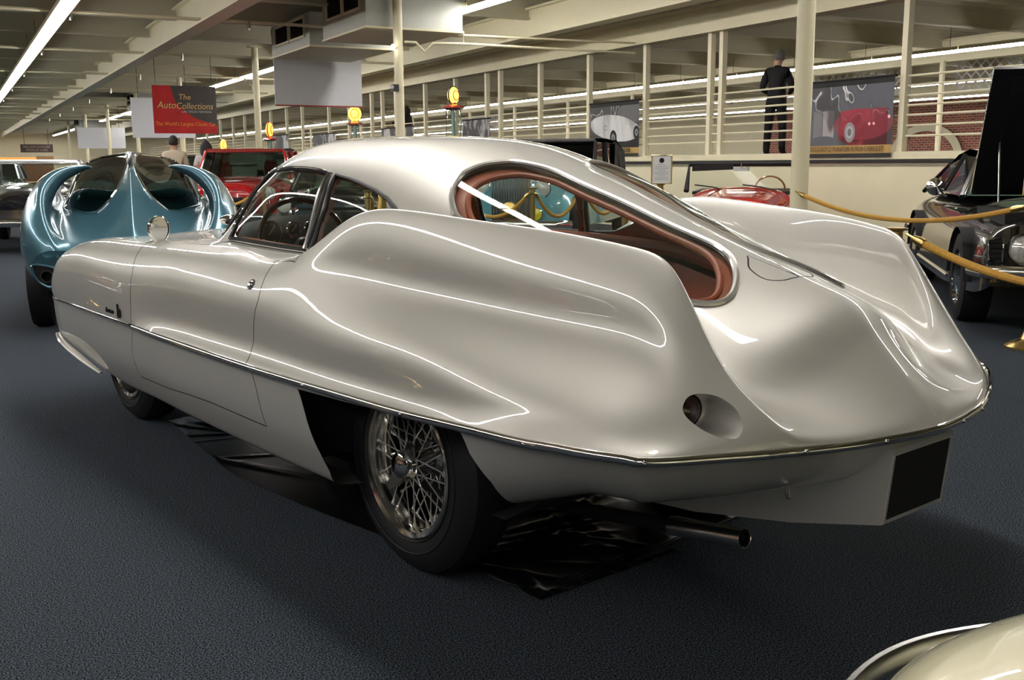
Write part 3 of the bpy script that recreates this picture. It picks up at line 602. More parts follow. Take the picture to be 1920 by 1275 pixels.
# wheels
def wire_wheel(parent_car, x, s, full):
    """axis y; outer rim plane at y=s*.66"""
    def T_(o): o.location = (x, s * .66, .338); o.rotation_euler = (0, 0, 0 if s > 0 else math.pi); return o
    b = MB(); b.lathe([(.214, -.155), (.222, -.168), (.262, -.176), (.305, -.168), (.330, -.150), (.3385, -.12), (.339, -.085), (.3385, -.05), (.331, -.02), (.305, .002), (.270, .012), (.262, .010), (.232, .006), (.218, -.004), (.214, -.015)], 64, close=True, axis='y')
    w = b.build('wheel', M['rubber'], parent_car); T_(w)
    b = MB(); b.lathe([(.226, -.001), (.2265, .005), (.221, .009), (.214, .006), (.206, .003), (.203, -.01), (.199, -.03), (.188, -.045), (.186, -.075), (.192, -.10), (.204, -.13), (.214, -.15), (.226, -.155)], 64, axis='y'); b.build('rim', M['rimchrome'], w)
    # sidewall rings
    b = MB(); b.tube([(.268 * math.cos(a), .0125, .268 * math.sin(a)) for a in np.linspace(0, 2*math.pi, 64, endpoint=False)], .002, 5, True); b.tube([(.232 * math.cos(a), .008, .232 * math.sin(a)) for a in np.linspace(0, 2*math.pi, 64, endpoint=False)], .002, 5, True); b.build('tyre_rib', M['rubber'], w)
    # hub
    b = MB(); b.lathe([(.0001, .036), (.026, .033), (.038, .024), (.042, .010), (.043, .0), (.047, -.006), (.049, -.02), (.042, -.035), (.036, -.09), (.050, -.10), (.052, -.115), (.034, -.12)], 32, axis='y'); b.build('hub', M['chrome'], w)
    # two-eared spinner
    b = MB()
    for k in (0, 1):
        a = R(128 + 180 * k); c, d = math.cos(a), math.sin(a)
        pr = [Vector((c * r - d * w2, y, d * r + c * w2)) for r, w2, y in ((.03, .024, .004), (.07, .020, .012), (.100, .012, .024), (.104, 0, .026), (.100, -.012, .024), (.07, -.020, .012), (.03, -.024, .004))]
        pb = [p + Vector((0, -.010, 0)) for p in pr]; n = len(pr); b.add(pr + pb, [tuple(range(n - 1, -1, -1)), tuple(range(n, 2 * n))] + [(i, (i+1) % n, n + (i+1) % n, n + i) for i in range(n)])
    b.build('spinner', M['chrome_dull'], w)
    # brake drum
    b = MB(); b.lathe([(.05, -.10), (.10, -.11), (.125, -.125), (.14, -.13), (.145, -.17)], 40, axis='y'); b.tube([(.112 * math.cos(a), -.112, .112 * math.sin(a)) for a in np.linspace(0, 2*math.pi, 40, endpoint=False)], .004, 6, True); b.build('brake_drum', mat('brake_drum', (.05, .05, .05), rough=.4, metal=.7), w)
    if not full: return w
    proto = {}
    N_ = 48
    for k in range(N_):
        kind = k % 4; a = 2 * math.pi * k / N_
        if kind not in proto:
            skew = (1 if kind % 2 else -1) * R(38 if kind < 2 else 30)
            b = MB(); r0, y0 = (.036, -.012) if kind < 2 else (.048, -.105); r1, y1 = (.196, -.028) if kind in (0, 1) else (.187, -.07)
            A = Vector((r0 * math.cos(skew), y0, r0 * math.sin(skew))); B = Vector((r1, y1, 0)); e = (A - B).normalized()
            b.tube([A, B], .0021, 5); b.tube([B + e * .018, B - e * .003], .0042, 6); b.tube([B + e * .002, B - e * .004], .006, 6)
            proto[kind] = b.build('spoke', M['trim'], w)
            proto[kind].rotation_euler = (0, -a, 0)
        else:
            o = proto[kind].copy(); COL.objects.link(o); o.parent = w; o.rotation_euler = (0, -a, 0)
    return w
wire_wheel(coupe, 0, 1, True); wire_wheel(coupe, 2.45, 1, False); wire_wheel(coupe, 0, -1, False); wire_wheel(coupe, 2.45, -1, False)
# =================================================================== room
def struct(o): o['kind'] = 'structure'; return o
carpet = mat('blue_grey_carpet', (.076, .094, .116), rough=.95, spec=.1, noise=(230, .98, 2), bump=(300, .35, .004))
_nt = carpet.node_tree; _b = _nt.nodes['Principled BSDF']
for _q in list(_nt.nodes):
    if _q.type == 'TEX_NOISE' and abs(_q.inputs['Scale'].default_value - 230) < 1:
        _mr = _nt.nodes.new('ShaderNodeMapRange'); _mr.inputs[1].default_value = .42; _mr.inputs[2].default_value = .72
        _lk = [l for l in _nt.links if l.from_node == _q][0]; _to = _lk.to_socket; _nt.links.remove(_lk); _nt.links.new(_q.outputs['Fac'], _mr.inputs[0]); _nt.links.new(_mr.outputs[0], _to)
_n = _nt.nodes.new('ShaderNodeTexNoise'); _n.inputs['Scale'].default_value = .8; _n.inputs['Detail'].default_value = 4
_m = _nt.nodes.new('ShaderNodeMix'); _m.data_type = 'RGBA'; _m.blend_type = 'MULTIPLY'; _m.inputs[0].default_value = 1
_r = _nt.nodes.new('ShaderNodeMapRange'); _r.inputs[1].default_value = .32; _r.inputs[2].default_value = .68; _r.inputs[3].default_value = .68; _r.inputs[4].default_value = 1.3
_src = [l for l in _nt.links if l.to_socket == _b.inputs['Base Color']][0].from_socket
_nt.links.new(_n.outputs['Fac'], _r.inputs[0]); _nt.links.new(_src, _m.inputs[6]); _nt.links.new(_r.outputs[0], _m.inputs[7]); _nt.links.new(_m.outputs[2], _b.inputs['Base Color'])
b = MB(); b.add([(-22, -12, 0), (11.5, -12, 0), (11.5, 100, 0), (-22, 100, 0)], [(0, 1, 2, 3)]); struct(b.build('floor', carpet, None, smooth=False))
b = MB(); b.box((11.5, -12, 1.22), (60, 100, 1.30)); struct(b.build('floor_platform', mat('platform_carpet', (.10, .09, .07), rough=.9), None, smooth=False))
deck = mat('deck_paint', (.55, .52, .39), rough=.6, noise=(2, .08))
# ceiling: corrugated steel deck, ribs along x
b = MB(); ys = np.arange(-12, 100, .60); prof = []
for y in ys: prof += [(y, 4.45), (y + .22, 4.45), (y + .28, 4.54), (y + .54, 4.54)]
v = []; f = []
for y, z in prof: v += [(-22, y, z), (60, y, z)]
for i in range(len(prof) - 1): f.append((2*i, 2*i+2, 2*i+3, 2*i+1))
b.add(v, f); struct(b.build('ceiling', deck, None, smooth=False))
b = MB(); b.box((11.46, -12, 0), (11.6, 100, 1.24)); struct(b.build('wall_platform', M['cream'], None, smooth=False))
b = MB(); b.box((11.40, -12, 1.24), (11.64, 100, 1.34)); struct(b.build('trim_1', M['cream'], None, smooth=False))
b = MB(); b.box((11.38, -12, 1.20), (11.46, 100, 1.235)); struct(b.build('trim_2', M['dark'], None, smooth=False))
b = MB(); b.box((-22, 99.8, 0), (60, 100, 4.6)); struct(b.build('wall_far', M['cream'], None, smooth=False))
b = MB(); b.box((-22.2, -12, 0), (-22, 100, 4.6)); struct(b.build('wall_left', deck, None, smooth=False))
b = MB(); b.box((-22, -12.2, 0), (60, -12, 4.6)); struct(b.build('wall_back', deck, None, smooth=False))
# brick wall behind the platform
brick = mat('red_brick', (.30, .085, .05), rough=.85, noise=(6, .3))
nt = brick.node_tree; bt = nt.nodes.new('ShaderNodeTexBrick'); bt.inputs['Scale'].default_value = 1.6; bt.inputs['Color1'].default_value = (.38, .10, .06, 1); bt.inputs['Color2'].default_value = (.20, .055, .04, 1); bt.inputs['Mortar'].default_value = (.45, .36, .28, 1); bt.inputs['Mortar Size'].default_value = .025
bt.inputs['Brick Width'].default_value = .5; bt.inputs['Row Height'].default_value = .18
tc = nt.nodes.new('ShaderNodeTexCoord'); mp = nt.nodes.new('ShaderNodeMapping'); mp.inputs['Rotation'].default_value = (R(90), 0, R(90)); nt.links.new(tc.outputs['Object'], mp.inputs[0])
sx = nt.nodes.new('ShaderNodeSeparateXYZ'); cx = nt.nodes.new('ShaderNodeCombineXYZ'); nt.links.new(tc.outputs['Object'], sx.inputs[0]); nt.links.new(sx.outputs[1], cx.inputs[0]); nt.links.new(sx.outputs[2], cx.inputs[1])
nt.links.new(cx.outputs[0], bt.inputs['Vector']); nt.links.new(bt.outputs['Color'], nt.nodes['Principled BSDF'].inputs['Base Color'])
b = MB(); b.box((42, 20, 1.3), (42.3, 46, 4.5)); struct(b.build('wall_brick', brick, None, smooth=False))
b = MB(); b.box((42, 46, 1.3), (42.3, 100, 4.5)); b.box((42, -12, 1.3), (42.3, 20, 4.5)); struct(b.build('wall_right', M['cream'], None, smooth=False))
# white arches set on the brick wall
b = MB()
for k, (yc, r) in enumerate(((28.3, 2.0), (34.5, 1.7))):
    b = MB(); b.grid([[(41.82, yc + rr * math.cos(a), 1.35 + rr * math.sin(a) * .75) for rr in (r, r + .45)] for a in np.linspace(0, math.pi, 24)])
    b.grid([[(41.82 + dx, yc + r * math.cos(a), 1.35 + r * math.sin(a) * .75) for dx in (0, .15)] for a in np.linspace(0, math.pi, 24)])
    o = b.build('arch', M['cream'], None, smooth=False); tag(o, ['white round arch on the brick wall, nearer the black car', 'white round arch on the brick wall, beside the large colour poster'][k], 'arch')
# purlins and girders
b0 = None
for k, y in enumerate(np.arange(6.0, 98, 3.05)):
    if b0 is None:
        b = MB(); b.box((-22, -.06, 4.02), (42, .06, 4.06)); b.box((-22, -.015, 4.06), (42, .015, 4.45)); b.box((-22, -.06, 4.40), (42, .06, 4.45)); b0 = b.build('ceiling_beam', deck, None, smooth=False); o = b0
    else: o = b0.copy(); COL.objects.link(o)
    o.location = (0, y, 0); struct(o)
g0 = None
for x in (-8.0, -1.9, 4.2, 10.4, 22.5, 34):
    if g0 is None:
        b = MB(); b.box((-.16, -12, 3.67), (.16, 99, 3.71)); b.box((-.05, -12, 3.71), (.05, 99, 4.2)); b.box((-.14, -12, 4.2), (.14, 99, 4.24))
        g0 = b.build('ceiling_girder', mat('girder_cream', (.78, .73, .52), rough=.5), None, smooth=False); o = g0
    else: o = g0.copy(); COL.objects.link(o)
    o.location = (x, 0, 0); struct(o)
b = MB(); b.box((11.35, -12, 3.36), (11.65, 99, 3.40)); b.box((11.47, -12, 3.40), (11.53, 99, 3.78)); b.box((11.35, -12, 3.78), (11.65, 99, 3.82)); struct(b.build('ceiling_edge_beam', M['cream'], None, smooth=False))
# sprinkler pipes across the hall with drops
pp = None
for y in np.arange(6.9, 66, 6.1):
    t = thing('sprinkler_pipe', 'cream sprinkler pipe running across under the ceiling deck with brass heads', 'pipe', (0, y, 0), 0, 'sprinkler pipes under the ceiling') if pp is None else None
    if t is None:
        t = copy_tree(pp); t.location = (0, y, 0); continue
    pp = t
    b = MB(); b.tube([(-18, 0, 3.78), (11.2, 0, 3.78)], .03, 8); b.build('pipe', M['cream'], t)
    s0 = None
    for x in np.arange(-16, 11, 3.0):
        if s0 is None:
            b = MB(); b.tube([(0, 0, 3.80), (0, 0, 3.68)], .035, 8); b.tube([(0, 0, 3.68), (0, 0, 3.64)], .02, 6); s0 = b.build('sprinkler_head', M['chrome_dull'], t); s0.location = (x, 0, 0)
        else:
            o = s0.copy(); COL.objects.link(o); o.parent = t; o.location = (x, 0, 0)
# columns
colm = mat('column_cream', (.74, .68, .46), rough=.35, noise=(3, .05))
names = ['cream round steel column nearest, rising at the end of the yellow rope', 'cream round steel column under the large ceiling duct', 'cream round steel column left of the blank hanging board',
         'cream round steel column below the red banner', 'cream round steel column left of the red banner', 'cream round steel column under the farthest pale board', 'thin far cream column by the dark wall sign', 'farthest thin cream column at the end of the row']
c0 = None
for k, y in enumerate((6.83, 16.09, 25.07, 34.34, 43.2, 51.6, 60.5, 69.5)):
    t = thing('column', names[k], 'column', (6.67, y, 0), 0, 'steel columns of the hall')
    if k == 0:
        b = MB(); b.lathe([(.078, 0), (.078, 4.05)], 24); s = b.build('shaft', colm, t)
        b = MB(); b.box((-.14, -.14, 0), (.14, .14, .02)); bp = b.build('base_plate', M['cream'], t, smooth=False)
        b = MB(); b.box((-.16, -.12, 4.0), (.16, .12, 4.03)); cp = b.build('cap_plate', M['cream'], t, smooth=False); c0 = (s, bp, cp)
    else:
        for q in c0: o = q.copy(); COL.objects.link(o); o.parent = t
        if k == 2:
            b = MB(); b.lathe([(.085, 0), (.085, 1.1)], 20); b.build('black_sleeve', M['matte_black'], t)
t = thing('wall_lamp', 'small bright spot lamp clamped near the top of the second column', 'lamp', (6.60, 16.0, 3.1))
b = MB(); b.tube([(0, 0, 0), (-.05, -.03, 0)], .02, 8); b.build('bracket', M['cream'], t)
b = MB(); b.ellipsoid((-.08, -.05, 0), (.035, .035, .05), 10, 8); b.build('bulb', mat('spot_bulb', (1, 1, 1), emit=(1, .96, .9), es=18), t)
t = thing('camera_box', 'small black security camera box on the second column', 'camera', (6.55, 15.98, 2.46))
b = MB(); b.box((-.05, -.05, -.06), (.05, .05, .05)); b.build('housing', M['dark'], t, smooth=False)
b = MB(); b.lathe([(.025, -.02), (.03, .02), (.0001, .03)], 10, Matrix.Translation((-.07, -.05, 0))); b.build('dome', M['white'], t)
# railing on the platform
rail = mat('rail_cream', (.70, .65, .46), rough=.4)
posts = [5.7, 7.75, 9.87, 11.8, 13.65, 13.95, 15.8, 17.73, 19.7, 21.56, 22.25, 24, 25.91, 28.0, 29.06, 29.95, 32, 34, 37.02, 39, 41.2, 43.3, 45.4, 47.5, 50, 53, 56, 59]
rt_ = thing('railing', 'cream steel railing with tall posts along the raised platform edge', 'railing', (11.5, 0, 0))
p0 = None
for y in posts:
    if p0 is None: b = MB(); b.box((-.05, -.045, 1.34), (.05, .045, 3.36)); p0 = b.build('post', rail, rt_, smooth=False); p0.location = (0, y, 0)
    else: o = p0.copy(); COL.objects.link(o); o.parent = rt_; o.location = (0, y, 0)
for z in (1.55, 1.69, 1.83, 1.96, 2.09, 2.22, 2.35): b = MB(); b.tube([(.02, -6, z), (.02, 70, z)], .016, 6); b.build('rail_bar', rail, rt_)
# second line of thin posts deep on the platform
p1_ = None
for k, y in enumerate((18, 22.5, 27, 31.5, 36, 40.5, 45, 52, 60, 70)):
    if p1_ is None: b = MB(); b.tube([(0, 0, 1.3), (0, 0, 3.7)], .07, 10); p1_ = b.build('platform_column', colm, None); o = p1_
    else: o = p1_.copy(); COL.objects.link(o)
    o.location = (22.3, y, 0); tag(o, 'slim cream column standing deep on the raised platform', 'column', 'slim columns on the platform')
# fluorescent rows
tubem = mat('tube_light', (1, 1, 1), emit=(1.0, .955, .93), es=TUBE)
def lamp_row(x, z, y0, y1, label, w=.10, seg=2.46, gaps=()):
    t = thing('lamp_row', label, 'lamp', (x, 0, z), 0, 'rows of fluorescent lamps')
    h0 = None
    y = y0
    while y < y1:
        if any(g0_ - .05 < y + seg and y < g1_ + .05 for g0_, g1_ in gaps): y += .3; continue
        if h0 is None:
            b = MB(); b.box((-w - .03, 0, .045), (w + .03, seg - .03, .12)); h0 = b.build('housing', M['cream'], t, smooth=False); h0.location = (0, y, 0)
            b = MB(); b.prism([(-w, .045), (-w * .8, .0), (w * .8, .0), (w, .045)], 'y', 0, seg - .06); d0 = b.build('tube', tubem, h0, smooth=False)
            b = MB(); b.tube([(0, .3, .1), (0, .3, .6 if z < 3.7 else .5)], .008, 5); r0 = b.build('hanger', M['chrome_dull'], h0)
        else:
            o = h0.copy(); COL.objects.link(o); o.parent = t; o.location = (0, y, 0)
            for q in (d0, r0): c = q.copy(); COL.objects.link(c); c.parent = o
        y += seg
lamp_row(1.80, 3.62, 1.5, 97, 'long fluorescent lamp row slanting to the upper left corner of the picture')
lamp_row(8.15, 3.83, 1.5, 97, 'long fluorescent lamp row passing behind the ceiling ducts', gaps=((22.45, 22.75), (43.75, 46.05), (67.4, 70.6)))
lamp_row(20.2, 3.62, 6, 95, 'fluorescent lamp row beyond the railing, uppermost and brightest there')
lamp_row(28.2, 3.62, 10, 95, 'fluorescent lamp row beyond the railing, middle one of three', seg=4.9)
lamp_row(34.8, 3.62, 12, 95, 'fluorescent lamp row beyond the railing, lowest in view', seg=4.9)
lamp_row(-3.9, 3.62, -9, 97, 'fluorescent lamp row over the aisle left of the silver car, out of frame', seg=4.9)
#lamp_row(-9.6, 3.62, -9, 40, 'fluorescent lamp row farthest to the left, out of frame', seg=4.9)
#lamp_row(1.80, 3.62, -11, -3.5, 'fluorescent lamp row above the photographer, out of frame', seg=4.9)
# ceiling ducts
ductm = mat('duct_grey', (.36, .37, .32), rough=.42, metal=.25, noise=(4, .08))
def duct(x, y, z, w, d, h, label, gr=True):
    t = thing('air_duct', label, 'duct', (x, y, z), 0, 'boxed air ducts under the ceiling')
    b = MB(); b.box((0, 0, 0), (w, d, h)); b.build('casing', ductm, t, smooth=False)
    b = MB(); b.box((-.02, -.02, -.02), (w + .02, d + .02, .015)); b.build('bottom_flange', M['cream'], t, smooth=False)
    for k in range(2):
        y0 = d * (.12 + .4 * k); y1 = y0 + d * .34; z0, z1 = h * .36, h * .86
        b = MB(); b.box((-.03, y0 - .04, z0 - .04), (0, y1 + .04, z0)); b.box((-.03, y0 - .04, z1), (0, y1 + .04, z1 + .04)); b.box((-.03, y0 - .04, z0), (0, y0, z1)); b.box((-.03, y1, z0), (0, y1 + .04, z1)); g = b.build('grille_frame', M['cream'], t, smooth=False)
        b = MB(); b.add([(-.004, y0, z0), (-.004, y1, z0), (-.004, y1, z1), (-.004, y0, z1)], [(0, 1, 2, 3)])
        nn = 9
        for i in range(nn): yy = y0 + (y1 - y0) * (i + .5) / nn; b.box((-.022, yy - .006, z0), (-.006, yy + .006, z1))
        b.build('grille', M['dark'], g, smooth=False)
    return t
duct(6.2, 16.3, 3.45, 1.76, 2.2, .95, 'large boxed grey air duct at the top of the picture, nearest')
duct(6.2, 19.3, 3.45, 1.72, 2.6, .62, 'boxed grey air duct in front of the blank hanging board')
duct(6.75, 43.8, 3.5, 1.7, 2.2, .7, 'small far air duct beside the red banner')
duct(7.1, 67.5, 3.5, 1.8, 3, .7, 'smallest air duct far down the hall')
# hanging boards and banner
def board(x, y, z0, z1, w, label, name='hanging_board', m=M['white']):
    t = thing(name, label, 'board', (x, y, z0))
    b = MB(); b.box((0, -.02, 0), (w, .02, z1 - z0)); b.build('panel', m, t, smooth=False)
    for k in (.12, .88): b = MB(); b.tube([(w * k, 0, z1 - z0), (w * k, 0, 4.545 - z0)], .008, 5); b.build('hanger', M['dark'], t)
    return t
w1 = board(6.42, 22.6, 2.53, 4.15, 2.02, 'large blank white board hanging behind the second duct')
b = MB(); b.box((0, -.03, -.03), (2.02, .03, 0)); b.build('bottom_strip', mat('red_strip', (.35, .05, .05), rough=.5), w1, smooth=False)
b = MB(); b.box((-.02, -.04, 1.45), (.13, .04, 1.60)); b.build('corner_clamp', M['matte_black'], w1, smooth=False)
board(4.95, 33.0, 2.06, 3.25, 1.85, 'pale board hanging partly behind the red banner')
board(5.35, 52, 2.04, 3.0, 2.1, 'small pale board hanging far down the hall')
red = mat('banner_red', (.42, .012, .012), rough=.5, noise=(2.2, .5)); brown = mat('banner_dark', (.055, .045, .04), rough=.5, noise=(5, .3))
bt_ = thing('banner', 'red and dark banner with orange and gold lettering hanging over the hall', 'banner', (4.74, 28.0, 2.05))
W_, H_ = 1.62, 1.22
b = MB(); b.box((0, 0, 0), (W_, .02, H_)); b.build('banner_sheet', brown, bt_, smooth=False)
b = MB(); b.add([(0, -.004, 0), (W_, -.004, 0), (W_, -.004, .2), (W_ * .62, -.004, .42), (W_ * .35, -.004, .80), (W_ * .28, -.004, H_), (0, -.004, H_)], [tuple(range(7))]); b.build('red_field', red, bt_, smooth=False)
for k in (.06, .94): b = MB(); b.tube([(W_ * k, .01, H_), (W_ * k, .01, 4.545 - 2.05)], .008, 5); b.build('hanger', M['dark'], bt_)
TX = Matrix(((1, 0, 0, 0), (0, 0, -1, 0), (0, 1, 0, 0), (0, 0, 0, 1)))   # faces -y
gold = mat('gold_print', (.62, .42, .16), rough=.5); orange = mat('orange_print', (.85, .30, .04), rough=.5)
text('lettering', 'The', .20, Matrix.Translation((.80, -.012, .93)) @ TX, gold, bt_, .002, .2)
text('lettering', 'Auto', .25, Matrix.Translation((.34, -.012, .715)) @ TX, gold, bt_, .003, .2, sx=.92)
text('lettering', 'Collections', .235, Matrix.Translation((1.05, -.012, .70)) @ TX, gold, bt_, .003, .2, sx=.88)
text('lettering', 'LAS VEGAS NEVADA', .085, Matrix.Translation((1.1, -.012, .56)) @ TX, mat('grey_print', (.45, .45, .45)), bt_, .002)
text('lettering', "The World's Largest Classic Car", .135, Matrix.Translation((.81, -.012, .24)) @ TX, orange, bt_, .002, sx=.86)
text('lettering', 'SHOWROOM', .075, Matrix.Translation((1.2, -.012, .10)) @ TX, mat('red_print', (.6, .05, .03)), bt_, .002, .2)
# far wall sign and wooden doorway
t = thing('wall_sign', 'dark brown sign board with two lines of lettering high on the far wall', 'sign', (4.9, 88, 2.3))
b = MB(); b.box((0, 0, 0), (2.3, .05, .62)); b.build('board', mat('sign_brown', (.05, .028, .025), rough=.6), t, smooth=False)
for z, s in ((.42, 'MILLION DOLLAR'), (.17, 'MUSCLE CARS')): text('lettering', s, .24, Matrix.Translation((1.15, -.01, z)) @ TX, mat('tan_print', (.35, .30, .22)), t, .002)
for x in (.3, 2.0): b = MB(); b.tube([(x, .02, .62), (x, .02, 2.1)], .02, 5); b.build('hanger', M['dark'], t)
wood = mat('brown_wood', (.16, .07, .03), rough=.5, noise=(3, .4))
t = thing('display_case', 'brown wooden cabinet with an orange lit top against the far wall', 'cabinet', (3.6, 96, 0))
b = MB(); b.box((0, 0, 0), (4.2, .7, 1.5)); b.build('cabinet', wood, t, smooth=False)
b = MB(); b.box((-.05, -.1, 1.5), (2.9, .75, 2.0)); b.build('lit_top', mat('warm_panel', (.5, .22, .05), emit=(1, .45, .1), es=.5), t, smooth=False)
b = MB(); b.box((2.95, -.05, 1.45), (4.25, .75, 2.1)); b.build('door', mat('light_wood', (.30, .17, .08), rough=.5), t, smooth=False)
# caged lamps / mesh panels above platform
def mesh_panel(x, y, z, w, h, label):
    t = thing('mesh_panel', label, 'panel', (x, y, z))
    b = MB(); n = int(w / .28)
    for i in range(-int(h / .28) - 1, n + 1):
        for sgn in (1, -1):
            a0 = i * .28; pts = []
            y0, y1 = (a0, a0 + h) if sgn > 0 else (a0 + h, a0)
            t0 = max(0, min(1, (0 - y0) / (y1 - y0))) ; t1 = max(0, min(1, (w - y0) / (y1 - y0)))
            lo, hi = sorted((t0, t1))
            if hi - lo < .02: continue
            b.tube([(0, y0 + (y1 - y0) * lo, h * lo), (0, y0 + (y1 - y0) * hi, h * hi)], .022, 4)
    o = b.build('lattice', M['white'], t, smooth=False); o['kind'] = 'stuff'
    b = MB(); b.tube([(0, 0, 0), (0, w, 0), (0, w, h), (0, 0, h)], .03, 4, True); b.build('frame', M['white'], t, smooth=False)
    for yy in (.3, w - .3): b = MB(); b.tube([(0, yy, h), (0, yy, 4.545 - z)], .012, 5); b.build('hanger', M['dark'], t)
mesh_panel(24, 15.6, 3.05, 3.3, .95, 'white diamond lattice panel under the ceiling at the upper right edge')
mesh_panel(24, 20.4, 3.05, 4.0, .85, 'white diamond lattice panel above the large colour poster')
mesh_panel(24, 45, 2.75, 5.0, .85, 'white diamond lattice panel far left above the grey car poster')

t = thing('zigzag_pipe', 'thin cream pipe with a bent drop running right from the second column', 'pipe', (6.67, 16.0, 0))
b = MB(); b.tube([(.08, 0, 3.20), (.28, 0, 3.20), (.43, 0, 3.06), (.58, 0, 3.20), (1.15, 0, 3.22), (4.7, 0, 3.22)], .022, 8); b.build('pipe', M['cream'], t)
b = MB(); b.tube([(1.15, 0, 3.2), (1.15, 0, 3.36), (4.7, 0, 3.40)], .018, 8); b.build('riser', M['cream'], t)
# =================================================================== blue finned car
BK = .88
def bmap(P): return np.asarray(P) * BK + np.array([0, 0, .146])
_ob = (1.146, 7.96, 0)
blue = thing('car', 'metallic teal blue show car seen from behind, twin tail windows split by a spine', 'car', _ob, R(90 - 9.6))
M['teal'] = mat('teal_metallic', (.085, .20, .255), rough=.28, metal=.5, coat=1., coat_r=.02, noise=(700, .06))
bw = resample(UV_BWIN, .1)
BP = fixN(surf_parts(SB, {'win': (bw, 0)}, 9, 8), orient(SB, 6., 13., (0, 0, 1)))
V, N, F = both(BP['rest']); meshobj('body', bmap(V), F, M['teal'], blue, smooth=True, nrm=N)
sgb = orient(SB, 6., 13., (0, 0, 1))
for q in (BP['win'], mirp(BP['win'])): meshobj('rear_window', bmap(q[0]), q[2], M['glass_dark'], blue, smooth=True, nrm=q[1])
for s in (1, -1):
    b = MB(); b.tube(bmap(curve3(SB, bw, sgb, .004, s)), .009, 6, True); b.build('window_trim', M['chrome'], blue)
# lower skirt, underside
b = MB(); rows = []
ub = np.linspace(0, SB.nu, 60); B0 = bmap(SB(ub, 0 * ub)); T0 = bmap(SB(0 * np.linspace(0, 13, 30), np.linspace(0, 13, 30)))
edge = np.concatenate([B0[::-1], T0[1:]])
for s in (1, -1):
    rows = []
    for k, (o, dz) in enumerate(((0, 0), (.012, .03), (.02, .10), (.05, .18), (.12, .25), (.25, .27))):
        e = edge.copy(); e[:, 1] = np.maximum(0, e[:, 1] - o); e[:, 0] += o * np.clip((.5 - e[:, 0]) / .5, 0, 1) * 1.2; e[:, 2] = np.maximum(e[:, 2] - dz, .17); e[:, 1] *= s; rows.append([tuple(p) for p in e])
    b.grid(rows)
b.build('lower_body', M['teal'], blue, auto=60)
def simple_wheel(parent, x, y, r=.32, w=.17, s=1, hub=M['chrome_dull'], name='wheel'):
    T = Matrix.Translation((x, y, r))
    b = MB(); b.lathe([(r * .62, -w * .5), (r * .8, -w * .52), (r * .97, -w * .45), (r, -w * .3), (r, w * .3), (r * .97, w * .45), (r * .8, w * .52), (r * .62, w * .5), (r * .55, w * .2), (r * .55, -w * .2)], 28, T, close=True, axis='y'); o = b.build(name, M['rubber'], parent)
    b = MB(); b.lathe([(r * .62, s * w * .49), (r * .6, s * w * .40), (r * .5, s * w * .34), (r * .3, s * w * .42), (.0001, s * w * .46)], 24, T, axis='y'); b.build('hubcap', hub, o)
    return o
for x in (.55, 3.1):
    for s in (1, -1): simple_wheel(blue, x, .70 * s, .33, .16, s)
for s in (1, -1):
    # dark outlet in the tail corners with its pipe
    b = MB(); P = [tuple(q) for q in spline([(.03, .70, .51), (.0, .62, .515), (-.03, .53, .485), (-.01, .52, .42), (.02, .58, .355), (.05, .665, .40)], 4, True)]
    P = [(p[0] - .03, p[1] * s, p[2]) for p in P]; b.add(P, [tuple(range(24)) if s > 0 else tuple(range(23, -1, -1))]); b.build('tail_opening', M['matte_black'], blue, smooth=False)
    b = MB(); b.tube([(p[0], p[1], p[2]) for p in P], .008, 6, True); b.build('opening_rim', M['teal'], blue)
    T = Matrix.Translation((-.05, .60 * s, .44)) @ Matrix.Rotation(R(90), 4, 'Y'); b = MB(); b.lathe([(.045, -.03), (.045, .12), (.036, .12), (.036, -.03)], 20, T, close=True); b.build('tail_pipe', M['dark'], blue)
# dark cabin with seats behind the glass
b = MB(); b.box((1.2, -.48, .55), (2.6, .48, .60)); 
b.build('cabin_floor', M['matte_black'], blue, smooth=False)
for s in (1, -1):
    b = MB(); b.grid([[(1.55 - .10 * t, .30 * s + .2 * math.cos(a), .62 + .42 * t + .05 * math.sin(a)) for a in np.linspace(0, math.pi, 9)] for t in (0, .4, .8, 1)]); b.ellipsoid((1.45, .3 * s, 1.02), (.06, .2, .08)); b.build('seat', mat('pale_teal_leather', (.12, .24, .24), rough=.5), blue)
b = MB(); v, f = offset_grid(SB, 3.0, 8.0, 9.0, 13, .02, sgb, 50, 30, 1, [bw]); b.add(bmap(v), f); v, f = offset_grid(SB, 3.0, 8.0, 9.0, 13, .02, sgb, 50, 30, -1, [bw]); b.add(bmap(v), f); b.build('headlining', M['dark'], blue)
